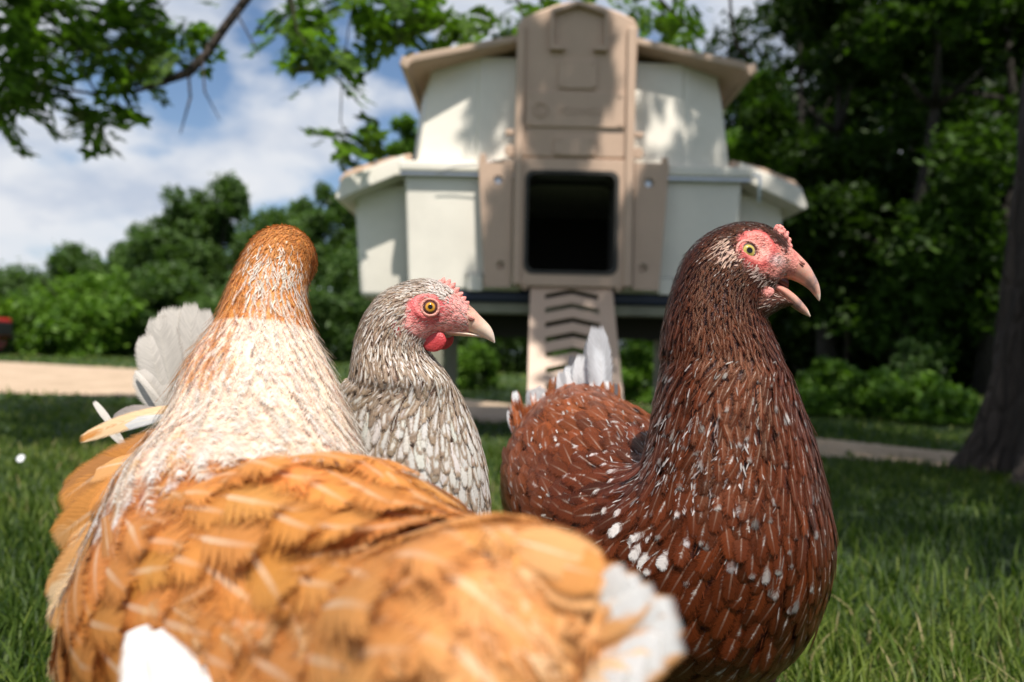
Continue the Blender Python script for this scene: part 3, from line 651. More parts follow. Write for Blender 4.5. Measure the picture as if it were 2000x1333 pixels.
# --- upper body : plan with facets. rings at several heights
def upper():
    mb = MB(); rows = []
    prof = [(322, 791, 1449, 0.0), (230, 800, 1440, .015), (165, 808, 1432, .025), (146, 811, 1429, .03), (124, 813, 1427, .035)]
    for py, xl, xr, off in prof:
        z = UZ(py); y = YC + off; a, b = UX(xl), UX(xr); c, d = UX(925 if py > 150 else max(925, xl+20)), UX(1338 if py > 150 else min(1338, xr-20)); bk = YC + D - off
        rows.append([(a, y+.17, z), (a+.035, y+.05, z), (c-.01, y+.008, z), (c, y+.012, z), (c+.01, y+.0, z), (d-.01, y+.0, z), (d, y+.012, z), (d+.01, y+.008, z), (b-.035, y+.05, z), (b, y+.17, z), (b, bk-.1, z), (b-.05, bk, z), (a+.05, bk, z), (a, bk-.1, z)])
    rxs = [UX(v) for v in (790, 806, 900, 1005, 1117, 1230, 1335, 1436, 1455)]; rzs = [UZ(v) for v in (144, 134, 113, 90, 68, 90, 113, 134, 144)]
    rows[-1] = [(p[0], p[1], float(np.interp(p[0], rxs, rzs)) + .006) for p in rows[-1]]
    n = len(rows[0]); vs = [p for r in rows for p in r]
    fs = [(i*n+k, i*n+(k+1) % n, (i+1)*n+(k+1) % n, (i+1)*n+k) for i in range(len(rows)-1) for k in range(n)] + [tuple(range(n-1, -1, -1)), tuple((len(rows)-1)*n+k for k in range(n))]
    mb.add(vs, fs); S('upper_wall', mb, M_cream, bevel=.012, seg=3)
upper()
# --- roof: two-slope slab with turned-down eave
def roof():
    mb = MB()
    prof_o = [(783, 128), (800, 118), (900, 98), (1005, 75), (1117, 52), (1230, 75), (1335, 98), (1440, 118), (1462, 128)]
    prof_i = [(790, 144), (806, 134), (900, 113), (1005, 90), (1117, 68), (1230, 90), (1335, 113), (1436, 134), (1455, 144)]
    poly = [(UX(a), UZ(b)) for a, b in prof_i] + [(UX(a), UZ(b)) for a, b in prof_o][::-1]
    n = len(prof_i)
    y0, y1 = YC - .05, YC + D + .08; vs = [(x, y0, z) for x, z in poly] + [(x, y1, z) for x, z in poly]; m_ = len(poly)
    fs = [(i, i+1, m_-2-i, m_-1-i) for i in range(n-1)] + [(m_+i, m_+m_-1-i, m_+m_-2-i, m_+i+1) for i in range(n-1)] + [(i, i+m_, (i+1) % m_ + m_, (i+1) % m_) for i in range(m_)]
    mb.add(vs, fs); r = S('roof', mb, M_tand, bevel=.006)
    for a, b in ((783, 128), (1462, 128)):
        mb = MB(); x = UX(a); s = 1 if a > 1117 else -1
        mb.add([(x, y0-.01, UZ(122)), (x, y1, UZ(122)), (x + s*.012, y1, UZ(140)), (x+s*.012, y0-.01, UZ(140)), (x - s*.02, y0-.01, UZ(150)), (x-s*.02, y1, UZ(150)), (x-s*.03, y1, UZ(135)), (x-s*.03, y0-.01, UZ(135))],
               [(0,1,2,3),(3,2,5,4),(4,5,6,7),(7,6,1,0),(0,3,4,7),(1,6,5,2)])
        mb.build('eave_lip', M_tand, coop, bevel=.004)
roof()
# --- nest boxes
for s in (-1, 1):
    def X(px): return UX(1117 + s*(px - 1117))
    yo = YC + .14; mb = MB()
    x0t, x1t, x0b, x1b = X(1560-0), X(1440), X(1545), X(1438)
    vs = [(x0b, yo+.03, UZ(583)), (x1b, yo+.03, UZ(583)), (x1b, YC+D-.12, UZ(583)), (x0b, YC+D-.12, UZ(583)), (x0t, yo, UZ(372)), (x1t, yo, UZ(340)), (x1t, YC+D-.08, UZ(340)), (x0t, YC+D-.08, UZ(372))]
    mb.add(vs, [(0,3,2,1),(4,5,6,7),(0,1,5,4),(1,2,6,5),(2,3,7,6),(3,0,4,7)]); nb = S('nest_box', mb, M_cream, bevel=.025, seg=4)
    # lid : cream skirt and tan cover, sloping outwards
    mb = MB(); a = [(1450, 303), (1572, 352), (1586, 392), (1577, 397), (1545, 380), (1465, 345), (1450, 345)]
    mb.prism([(X(p), UZ(q)) for p, q in a], YC+.03, YC+D-.03); S('nest_box_lid', mb, M_cream, bevel=.006)
    mb = MB(); a = [(1440, 291), (1500, 303), (1572, 330), (1586, 346), (1584, 360), (1500, 330), (1440, 310)]
    mb.prism([(X(p), UZ(q)-.0) for p, q in a], YC+.10, YC+D-.05); S('nest_box_cover', mb, M_tan, bevel=.006)
# --- front tower panel with door opening
def rrect(cx_, cz, hw, hh, r, n=5):
    out = []
    for qx, qz, a0 in ((1, -1, -90), (1, 1, 0), (-1, 1, 90), (-1, -1, 180)):
        for i in range(n + 1):
            a = math.radians(a0 + 90*i/n); out.append((cx_ + qx*(hw-r) + r*math.cos(a), cz + qz*(hh-r) + r*math.sin(a)))
    return out
def plate_hole(mb, outer, inner, y0, y1):
    """outer / inner loops with the same count; ring plate"""
    n = len(outer); V = [(x, y0, z) for x, z in outer] + [(x, y0, z) for x, z in inner] + [(x, y1, z) for x, z in outer] + [(x, y1, z) for x, z in inner]
    F_ = []
    for i in range(n):
        j = (i+1) % n
        F_ += [(i, j, n+j, n+i), (2*n+i, 3*n+i, 3*n+j, 2*n+j), (i, 2*n+i, 2*n+j, j), (n+i, n+j, 3*n+j, 3*n+i)]
    mb.add(V, F_)
YP = YC - .075
mb = MB()
cz_, hz2 = (dz0+dz1)/2, (dz1-dz0)/2; hwx = (dx1-dx0)/2; cxx = (dx0+dx1)/2
inner = rrect(cxx, cz_, hwx, hz2, .03)
outer = rrect(CX + .0, (UZ(318)+UZ(563))/2, (UX(1228)-UX(1003))/2, (UZ(318)-UZ(563))/2, .012)
plate_hole(mb, outer, inner, YP, YP+.03)
S('door_frame', mb, M_tan, bevel=.004)
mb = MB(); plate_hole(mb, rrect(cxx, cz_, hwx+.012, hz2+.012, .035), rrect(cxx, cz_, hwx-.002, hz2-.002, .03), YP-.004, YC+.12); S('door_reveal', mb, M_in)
# tower: prism with peaked top, and shallow recess
mb = MB()
poly = [(UX(1005), UZ(317)), (UX(1229), UZ(317)), (UX(1236), UZ(60)), (UX(1228), UZ(44)), (UX(1200), UZ(32)), (UX(1160), UZ(18)), (UX(1120), UZ(10)), (UX(1080), UZ(18)), (UX(1040), UZ(34)), (UX(1012), UZ(46)), (UX(1004), UZ(62))]
mb.prism(poly, YP+.006, YC + .20); S('chute_tower', mb, M_tan, bevel=.012, seg=3)
mb = MB()   # raised side rails and top hood
mb.box(UX(1003), UX(1019), YP-.012, YP+.008, UZ(562), UZ(64)); S('door_rail', mb, M_tan, bevel=.006, seg=3); mb = MB(); mb.box(UX(1214), UX(1231), YP-.012, YP+.008, UZ(562), UZ(64)); S('door_rail', mb, M_tan, bevel=.006, seg=3)
mb = MB(); hood = [(1066, 112), (1066, 36), (1120, 18), (1176, 36), (1176, 112), (1150, 112), (1150, 104), (1170, 104), (1170, 42), (1120, 26), (1072, 42), (1072, 104), (1095, 104), (1095, 112)]
hq = [(UX(a), UZ(b)) for a, b in hood]
V_ = [(x, YP-.022, z) for x, z in hq] + [(x, YP+.01, z) for x, z in hq]; n_ = len(hq)
mb.add(V_, [(0, 11, 12, 13), (0, 1, 10, 11), (1, 2, 9, 10), (2, 3, 8, 9), (3, 4, 7, 8), (4, 5, 6, 7)] + [(i, i+n_, (i+1) % n_+n_, (i+1) % n_) for i in range(n_)])
S('hood_rib', mb, M_tan)
for a, b, c, d, r_ in ((1083, 1158, 128, 184, .015), (1022, 1212, 190, 258, .006), (1077, 1157, 275, 313, .015)):
    mb = MB(); x0, x1, z1, z0 = UX(a), UX(b), UZ(c), UZ(d)
    rr = rrect((x0+x1)/2, (z0+z1)/2, (x1-x0)/2, (z1-z0)/2, r_); mb.prism(rr, YP-.004, YP+.008); pl = S('raised_plate', mb, M_tan, bevel=.003)
    for qx in (x0+.018, x1-.018):
        for qz in (z0+.014, z1-.014): mb = MB(); mb.tube([(qx, YP-.007, qz), (qx, YP+.002, qz)], .006, 10); mb.build('rivet', M_tan, pl)
def text(body, x, z, size, y):
    cu = bpy.data.curves.new('lettering', 'FONT'); cu.body = body; cu.size = size; cu.extrude = .0015; cu.align_x = 'CENTER'; cu.align_y = 'CENTER'
    o = bpy.data.objects.new('lettering', cu); COL.objects.link(o); o.parent = coop; o.matrix_parent_inverse = Matrix.Translation(-Vector(coop.location))
    o.location = (x, y, z); o.rotation_euler = (math.radians(90), 0, 0); cu.materials.append(M_tan)
    bpy.context.view_layer.update(); me = bpy.data.meshes.new_from_object(o.evaluated_get(bpy.context.evaluated_depsgraph_get())); n_ = bpy.data.objects.new('lettering', me); COL.objects.link(n_)
    n_.parent = coop; n_.matrix_parent_inverse = o.matrix_parent_inverse.copy(); n_.location = o.location; n_.rotation_euler = o.rotation_euler; bpy.data.objects.remove(o); n_.name = 'lettering'; return n_
text('FORMEX', UX(1127), UZ(228), .042, YP-.0055)
mb = MB(); mb.torus((UX(1050), YP-.005, UZ(226)), (0, 1, 0), .026, .004, 24, 6); S('emblem', mb, M_tan, smooth=True)
text('S', UX(1050), UZ(226), .045, YP-.0055)
# flanges with holes
for s in (-1, 1):
    def X(px): return UX(1117 + s*(px - 1117))
    mb = MB(); zt, zb = UZ(322), UZ(566)
    cen = [(X(1262), UZ(360)), (X(1254), UZ(524))]
    # two stacked ring plates each with a round hole, plus trapezoid outline
    zm = (cen[0][1] + cen[1][1]) / 2
    def edge(z): t = (zt - z) / (zt - zb); return X(1300) + (X(1284) - X(1300)) * t
    xi = X(1234)
    for (cx_, cz), (za, zb_) in zip(cen, ((zm, zt), (zb, zm))):
        n = 24; inn = [(cx_ + .0165*math.cos(2*math.pi*i/n), cz + .0165*math.sin(2*math.pi*i/n)) for i in range(n)]; out = []
        for i in range(n):
            c_, s_ = math.cos(2*math.pi*i/n), math.sin(2*math.pi*i/n); m_ = max(abs(c_), abs(s_)); c_, s_ = c_/m_, s_/m_
            z = cz + (s_*(zb_-cz) if s_ > 0 else -s_*(za-cz)); lo, hi = min(xi, edge(z)), max(xi, edge(z))
            x = cx_ + (c_*(hi-cx_) if c_ > 0 else -c_*(lo-cx_)); out.append((x, z))
        plate_hole(mb, out, inn, YP+.01, YP+.025)
    fl = S('side_flange', mb, M_tan)
    mb = MB(); mb.box(min(X(1286), X(1298)), max(X(1286), X(1298)), YP+.012, YP+.03, zt, UZ(310)); S('flange_tab', mb, M_tan, bevel=.003)
    mb = MB(); mb.box(min(X(1234), X(1250)), max(X(1234), X(1250)), YP+.012, YP+.03, UZ(272), UZ(262)); S('latch_tab', mb, M_tan, bevel=.003)
    mb = MB(); mb.tube([(X(1240), YP+.012, UZ(303)), (X(1240), YP+.03, UZ(303))], .022, 16); S('flange_ear', mb, M_tan, bevel=.003)
    for cx_, cz in cen:
        mb = MB(); mb.tube([(cx_, YP+.028, cz), (cx_, YC-.005, cz)], .012, 14); S('bolt', mb, M_pale if cz > zm else M_tan, smooth=False)
    # small notch handles on the lower wall
    mb = MB(); hx = sorted((X(1288), X(1318))); mb.prism(rrect(sum(hx)/2, (UZ(540)+UZ(572))/2, (hx[1]-hx[0])/2, (UZ(540)-UZ(572))/2, .006), YC-.012, YC+.02); S('wall_latch', mb, M_cream, bevel=.003)
    mb = MB(); mb.prism(rrect(sum(hx)/2, UZ(543), (hx[1]-hx[0])/2+.006, .008, .003), YC-.009, YC+.01); S('latch_shade', mb, M_in)  # solid dark plate; shade under the latch is put into its colour
# wire and hook
mb = MB(); mb.tube([P(855, 338, YC-.04), P(890, 326, YC-.05), P(935, 319, YC-.06), P(985, 312, YC-.07)], .0022, 6); S('wire', mb, M_steel, smooth=True)
mb = MB(); mb.tube([P(1470, 343, YC-.04), P(1484, 345, YC-.045), P(1484, 352, YC-.045), P(1483, 395, YC-.045)], .006, 8); S('hook', mb, M_pale, smooth=True)
# tray, stand, legs
mb = MB(); mb.box(UX(806), UX(1434), YC+.02, YC+D-.02, UZ(592), UZ(570)); S('tray', mb, M_navy, bevel=.01)
mb = MB()
mb.box(UX(790), UX(1446), YC+.04, YC+.12, UZ(614), UZ(592.5)); mb.box(UX(790), UX(1446), YC+D-.10, YC+D-.04, UZ(650), UZ(592.5))
for q in (806, 1400): mb.box(UX(q), UX(q+30), YC+.12, YC+D-.10, UZ(612), UZ(594))
S('stand_frame', mb, M_wood, bevel=.006)
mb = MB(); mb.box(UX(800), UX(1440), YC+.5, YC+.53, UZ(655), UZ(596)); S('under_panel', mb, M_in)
for q in (836, 1370):
    for yy in (YC+.06, YC+D-.12):
        mb = MB(); mb.box(UX(q), UX(q)+.06, yy, yy+.06, 0, UZ(614)); S('stand_leg', mb, M_wood, bevel=.005)
# ramp : chevron slots
def ramp_mesh():
    mb = MB(); z1 = UZ(562); y1 = YP + .02; y0 = YP - .40; n = 12; th = .007
    tdir = np.array([0, y0-y1, -z1]); Lr = np.linalg.norm(tdir); tdir /= Lr; nor = np.cross([1, 0, 0], tdir); nor = nor if nor[1] < 0 else -nor
    top = np.array([CX, y1, z1])
    def R(x, s, o): return top + np.array([x, 0, 0]) + tdir*s + nor*o
    W = .152; hw = .098
    def quadprism(pts):  # pts list of (x,s)
        k = len(pts); V_ = [R(x, s, 0) for x, s in pts] + [R(x, s, -th) for x, s in pts]
        mb.add(V_, [tuple(range(k)), tuple(range(2*k-1, k-1, -1))] + [(i, i+k, (i+1) % k+k, (i+1) % k) for i in range(k)])
    pitch = .066; sl = .024; ch = .026
    for sg in (-1, 1): quadprism([(sg*hw, 0), (sg*W, 0), (sg*(W+.012), Lr), (sg*hw, Lr)])
    s = 0.012
    quadprism([(-hw, 0), (hw, 0), (hw, s+ch), (0, s), (-hw, s+ch)])
    while s + pitch + ch < Lr - .03:
        a = s + sl; b = s + pitch
        quadprism([(-hw, a+ch), (0, a), (hw, a+ch), (hw, b+ch), (0, b), (-hw, b+ch)]); s = b
    quadprism([(-hw, s+sl+ch), (0, s+sl), (hw, s+sl+ch), (hw, Lr), (-hw, Lr)])
    S('ramp', mb, M_tan)
    for sg in (-1, 1): mb = MB(); mb.tube([(CX+sg*.17, YP+.0, UZ(566)), (CX+sg*.19, YP+.03, UZ(560))], .012, 10); S('ramp_hinge', mb, M_tan)
ramp_mesh()
# ================================================================ hens
UP = np.array([0, 0, 1.0])
def ring(x, y, z, a, b, pitch, yaw, px=None):
    """C, dorsal semi-axis A, right-side semi-axis B"""
    C_ = P(x, y, z) if px else np.array([x, y, z], float)
    p, q = math.radians(pitch), math.radians(yaw); H = np.array([math.cos(q), math.sin(q), 0])
    D_ = H*math.cos(p) + UP*math.sin(p); do = -H*math.sin(p) + UP*math.cos(p); B = np.cross(D_, do)
    return np.concatenate([C_, do*a, B*b])
def pring(top, bot, b, Y, yb=None, side=(0, -1, 0)):
    t, q = P(top[0], top[1], Y), P(bot[0], bot[1], Y if yb is None else yb)
    return np.concatenate([(t+q)/2, (t-q)/2, np.array(side, float)*b])
class Loft:
    def __init__(s, rings): s.R = np.array(rings); s.n = len(rings)
    def at(s, k):
        k = np.clip(np.atleast_1d(k).astype(float), 0, s.n - 1.0001); i = k.astype(int); t = (k - i)[:, None]
        p0, p1, p2, p3 = (s.R[np.clip(i + d, 0, s.n - 1)] for d in (-1, 0, 1, 2))
        return .5*(2*p1 + (p2-p0)*t + (2*p0-5*p1+4*p2-p3)*t*t + (3*p1-p0-3*p2+p3)*t**3)
    def surf(s, k, th):
        q = s.at(k); th = np.atleast_1d(th)[:, None]
        return q[:, :3] + q[:, 3:6]*np.cos(th) + q[:, 6:9]*np.sin(th)
    def frame(s, k, th):
        e = 1e-3; k = np.clip(k, e, s.n-1-2*e); p = s.surf(k, th); dk = (s.surf(k+e, th) - s.surf(k-e, th)); dt = (s.surf(k, th+e) - s.surf(k, th-e))
        nn = np.cross(dt, dk); c = s.at(k)[:, :3]; nn *= np.sign(np.sum(nn*(p-c), 1))[:, None]
        nn /= np.linalg.norm(nn, axis=1)[:, None] + 1e-12; d = -dk/(np.linalg.norm(dk, axis=1)[:, None] + 1e-12)
        return p, d, nn
    def mesh(s, per=10, nu=72):
        m_ = (s.n-1)*per + 1; ks = np.linspace(0, s.n-1, m_); th = np.linspace(0, 2*np.pi, nu, endpoint=False)
        K, T = np.meshgrid(ks, th, indexing='ij'); V = s.surf(K.ravel(), T.ravel())
        F_ = [(i*nu+k, i*nu+(k+1) % nu, (i+1)*nu+(k+1) % nu, (i+1)*nu+k) for i in range(m_-1) for k in range(nu)]
        return V, F_ + [tuple(range(nu-1, -1, -1)), tuple((m_-1)*nu+k for k in range(nu))], K.ravel(), T.ravel()

def sample(loft, sizefn, nc=60000, kmin=0.0, kmax=None):
    """blue-noise points on the loft. sizefn(k,th,P)->spacing array"""
    kmax = loft.n-1 if kmax is None else kmax
    k = RNG.uniform(kmin, kmax, nc*3); th = RNG.uniform(0, 2*np.pi, nc*3); e = 1e-3
    k2 = np.clip(k, e, loft.n-1-2*e)
    dk = (loft.surf(k2+e, th)-loft.surf(k2-e, th))/(2*e); dt = (loft.surf(k2, th+e)-loft.surf(k2, th-e))/(2*e)
    ar = np.linalg.norm(np.cross(dk, dt), axis=1); P_ = loft.surf(k, th); s = sizefn(k, th, P_)
    wgt = ar/s**2; keep = RNG.random(len(k)) < wgt/np.percentile(wgt, 97)
    k, th, P_, s = k[keep], th[keep], P_[keep], s[keep]
    cell = {}; out = []; g = float(np.max(s)); lvl = {}
    gs = float(np.min(s)); 
    for i in range(len(k)):
        p = P_[i]; si = s[i]; lv = int(math.floor(math.log2(si/gs)+1e-6)); c = gs*2**(lv+1); ok = True
        for l2 in (lv-1, lv, lv+1):
            c2 = gs*2**(l2+1); q = (int(p[0]//c2), int(p[1]//c2), int(p[2]//c2)); d_ = lvl.get(l2)
            if d_ is None: continue
            for a in (-1, 0, 1):
                for b in (-1, 0, 1):
                    for e_ in (-1, 0, 1):
                        for j in d_.get((q[0]+a, q[1]+b, q[2]+e_), ()):
                            dd = p - P_[j]
                            if dd[0]*dd[0]+dd[1]*dd[1]+dd[2]*dd[2] < si*s[j]: ok = False; break
                        if not ok: break
                    if not ok: break
                if not ok: break
            if not ok: break
        if ok: lvl.setdefault(lv, {}).setdefault((int(p[0]//c), int(p[1]//c), int(p[2]//c)), []).append(i); out.append(i)
    return k[out], th[out], P_[out]

NV = 9
def feathers(name, parent, mat, pos, dr, nr, Ln, W, curl, lift, basec, tipc, spot, cent, fray, sink=0.001, camber=0.045, shape=None, roll=None, hug=None, h0=.0003):
    n = len(pos)
    if n == 0: return None
    f = lambda a: np.broadcast_to(np.asarray(a, float), (n,)).copy()
    Ln, W, curl, lift, spot, cent, fray, camber = map(f, (Ln, W, curl, lift, spot, cent, fray, camber))
    side = np.cross(dr, nr); side /= np.linalg.norm(side, axis=1)[:, None] + 1e-12
    if roll is not None:
        r_ = f(roll)[:, None]; side, nr = side*np.cos(r_)+nr*np.sin(r_), nr*np.cos(r_)-side*np.sin(r_)
    vs = np.linspace(0, 1, NV); prof = np.interp(vs, np.linspace(0, 1, 7), shape) if shape is not None else np.array([.45, .70, .88, .98, 1.0, .96, .84, .60, .16])
    V = np.empty((n, NV*3, 3)); uv = np.empty((n, NV*3, 2))
    if hug is not None:
        lf_, k_, t_ = hug; k_ = k_.astype(float).copy(); t_ = t_.astype(float).copy(); want = dr.copy(); e = 1e-3; off = np.zeros(n); hist = []
        for j in range(NV):
            kk = np.clip(k_, e, lf_.n-1-2*e); p_ = lf_.surf(kk, t_); a = (lf_.surf(kk+e, t_)-lf_.surf(kk-e, t_))/(2*e); b = (lf_.surf(kk, t_+e)-lf_.surf(kk, t_-e))/(2*e)
            nn_ = np.cross(b, a); c0 = lf_.at(kk)[:, :3]; nn_ *= np.sign(np.sum(nn_*(p_-c0), 1))[:, None]; nn_ /= np.linalg.norm(nn_, axis=1)[:, None]+1e-12
            hist.append((p_, nn_)); want = want-nn_*np.sum(want*nn_, 1)[:, None]; want /= np.linalg.norm(want, axis=1)[:, None]+1e-12
            aa, bb, ab = np.sum(a*a, 1), np.sum(b*b, 1), np.sum(a*b, 1); wa, wb = np.sum(want*a, 1), np.sum(want*b, 1); de = aa*bb-ab*ab+1e-14
            k_ += (wa*bb-wb*ab)/de*Ln/(NV-1); t_ += np.clip((wb*aa-wa*ab)/de*Ln/(NV-1), -.5, .5)
            under = k_ < 0; k_ = np.maximum(k_, 0)
        cs = [h[0] for h in hist]
        for j in range(1, NV):
            seg = cs[j]-cs[j-1]; short = np.linalg.norm(seg, axis=1) < Ln/(NV-1)*.35
            if short.any(): 
                dj = (cs[j-1]-cs[j-2]) if j > 1 else dr*(Ln/(NV-1))[:, None]; dj = dj/(np.linalg.norm(dj, axis=1)[:, None]+1e-12)*(Ln/(NV-1))[:, None]; cs[j] = np.where(short[:, None], cs[j-1]+dj, cs[j])
        for j, v in enumerate(vs):
            dj = cs[min(j+1, NV-1)]-cs[max(j-1, 0)]; dj /= np.linalg.norm(dj, axis=1)[:, None]+1e-12; nj = hist[j][1]; sj = np.cross(dj, nj); sj /= np.linalg.norm(sj, axis=1)[:, None]+1e-12
            c = cs[j] + nj*(h0 + lift*v**1.3*Ln)[:, None]
            for i, u in enumerate((-1, 0, 1)):
                V[:, j*3+i] = c + sj*(W*.5*prof[j]*u)[:, None] + nj*(camber*W*(1-u*u)*prof[j])[:, None]
                uv[:, j*3+i, 0] = .5+.5*u; uv[:, j*3+i, 1] = v
    for j, v in enumerate(vs):
        if hug is not None: break
        c = pos - nr*sink + dr*(Ln*v)[:, None] + nr*((lift*v - curl*v*v)*Ln)[:, None]
        for i, u in enumerate((-1, 0, 1)):
            V[:, j*3+i] = c + side*(W*.5*prof[j]*u)[:, None] + nr*(camber*W*(1-u*u)*prof[j])[:, None]
            uv[:, j*3+i, 0] = .5+.5*u; uv[:, j*3+i, 1] = v
    F_ = np.array([(j*3+i, j*3+i+1, j*3+i+4, j*3+i+3) for j in range(NV-1) for i in range(2)])
    F_ = (F_[None] + (np.arange(n)*NV*3)[:, None, None]).reshape(-1, 4)
    rp = lambda a: np.repeat(np.asarray(a, float), NV*3, axis=0)
    bc = np.broadcast_to(np.asarray(basec, float), (n, 3)); tc_ = np.broadcast_to(np.asarray(tipc, float), (n, 3))
    return obj_np(name, V.reshape(-1, 3), F_, mat, parent, True, uv=uv.reshape(-1, 2),
                  attrs={'basec': rp(bc), 'tipc': rp(tc_), 'spot': rp(spot), 'cent': rp(cent), 'fray': rp(fray), 'rnd': rp(RNG.random(n))})
def vary(c, n, s=.18, h=.015):
    s = s*.6; k = np.clip(1 + RNG.normal(0, s, (n, 1)), .45, 1.7); return np.clip(np.array(c)*k*(1+RNG.normal(0, h, (n, 3))), .001, .95)

def strands(name, parent, mat, lf, k, th, s, bc, mult=3, L_=(.8, 1.8), W=.00065, lift=.07, lo=.7, hi=1.5, maxn=14000, h0=.0003, fr=0):
    n = len(k)*mult; idx = RNG.integers(0, len(k), n) if n > maxn else np.tile(np.arange(len(k)), mult); idx = idx[:maxn]; n = len(idx)
    kk = np.clip(k[idx] + RNG.uniform(-.12, .12, n), .02, lf.n-1.1); tt = th[idx] + RNG.uniform(-.16, .16, n); p, d, nn = lf.frame(kk, tt); sd_ = np.cross(d, nn)
    d = d + sd_*RNG.normal(0, .32, n)[:, None]; d /= np.linalg.norm(d, axis=1)[:, None]
    c = bc[idx]*RNG.uniform(lo, hi, (n, 1))
    feathers(name, parent, mat, p, d, nn, s[idx]*RNG.uniform(*L_, n), W*RNG.uniform(.6, 1.4, n), .1, lift + RNG.uniform(.02, .12, n), np.clip(c, 0, .9), np.clip(c*1.2, 0, .9), .8, 0, fr, hug=(lf, kk, tt), h0=h0)
def face_hairs(root, lf, V_k, Y, face, mat, cols, n0=1500):
    k = RNG.uniform(11, lf.n-1.8, n0); th = RNG.uniform(0, 2*np.pi, n0); p, d, nn = lf.frame(k, th); px, py = projN(p, Y); ok = poly_sd(px, py, face) > -2
    k, th, p, d, nn = [a[ok] for a in (k, th, p, d, nn)]; n = len(k); sd_ = np.cross(d, nn); d = d + sd_*RNG.normal(0, .3, n)[:, None]; d /= np.linalg.norm(d, axis=1)[:, None]
    ci = RNG.integers(0, len(cols), n); feathers('bristles', root, mat, p, d, nn, RNG.uniform(.0015, .0035, n), .00028, .1, RNG.uniform(.1, .35, n), np.array(cols)[ci], np.array(cols)[ci], 2, 0, 0, sink=0)
M_fbrown = feather_mat('mahogany_feather', .34, .42, .5, .06, .25, stint=(1.0, .62, .42, 1))
M_fgrey = feather_mat('taupe_feather', .55, .3, .45, .12, .3)
M_forange = feather_mat('buff_feather', .55, .3, .22, .16, .85, q1=6, soft=3.6)
M_skin = skin_mat('hen_skin')
M_beakB = beak_mat('beak_dusky', (.70, .22, .17), (.60, .32, .24), (.72, .56, .45), (.30, .19, .17))
M_beakG = beak_mat('beak_pale', (.66, .33, .24), (.66, .47, .36), (.74, .63, .54))
M_eyeB = eye_mat('eye_yellow', (.52, .40, .10), (.10, .08, .07)); M_eyeG = eye_mat('eye_amber', (.62, .30, .035), (.12, .05, .04))
M_comb = simple('comb_red', (.62, .13, .12), .5, .4, nscale=400, namt=.25, bump=.6, bscale=700, sss=.25)
M_combp = simple('comb_pink', (.72, .27, .23), .5, .4, nscale=400, namt=.25, bump=.6, bscale=700, sss=.25)
M_wat = simple('wattle_red', (.48, .045, .05), .42, .5, nscale=200, namt=.12, bump=.3, bscale=900, sss=.3)
M_lid = simple('eyelid', (.62, .27, .22), .5, .4, nscale=500, namt=.2, bump=.5, bscale=900, sss=.2)
M_mouth = simple('mouth_lining', (.10, .022, .018), .4)
M_nost = simple('nostril_dark', (.16, .045, .03), .6)
M_downB = simple('brown_down', (.10, .035, .018), .8, nscale=90, namt=.5, bump=1.0, bscale=160); M_downG = simple('grey_down', (.45, .38, .32), .8, nscale=90, namt=.3, bump=1.0, bscale=160); M_downO = simple('buff_down', (.62, .40, .22), .8, nscale=90, namt=.3, bump=1.0, bscale=160)
M_shank = simple('yellow_shank', (.50, .34, .12), .5, nscale=120, namt=.2, bump=.6, bscale=300)

def poly_sd(px, py, poly):
    """signed distance (positive inside) of points to a polygon, px units"""
    poly = np.array(poly, float); n = len(poly); d = np.full(px.shape, 1e9); ins = np.zeros(px.shape, bool)
    for i in range(n):
        a, b = poly[i], poly[(i+1) % n]; ab = b-a; t = np.clip(((px-a[0])*ab[0]+(py-a[1])*ab[1])/(ab@ab), 0, 1)
        d = np.minimum(d, np.hypot(px-a[0]-t*ab[0], py-a[1]-t*ab[1]))
        c = ((a[1] > py) != (b[1] > py)) & (px < (b[0]-a[0])*(py-a[1])/(b[1]-a[1]+1e-12)+a[0]); ins ^= c
    return np.where(ins, d, -d)
def projN(Pm, Yp=None):
    q = Pm - CAM
    if Yp is not None: q = q * 1.0; q[:, 1] = Yp       # side-on projection onto the head's plane
    z = q @ _F; return 1000+(q@CR)/z*F_PX, 666.5-(q@CU)/z*F_PX

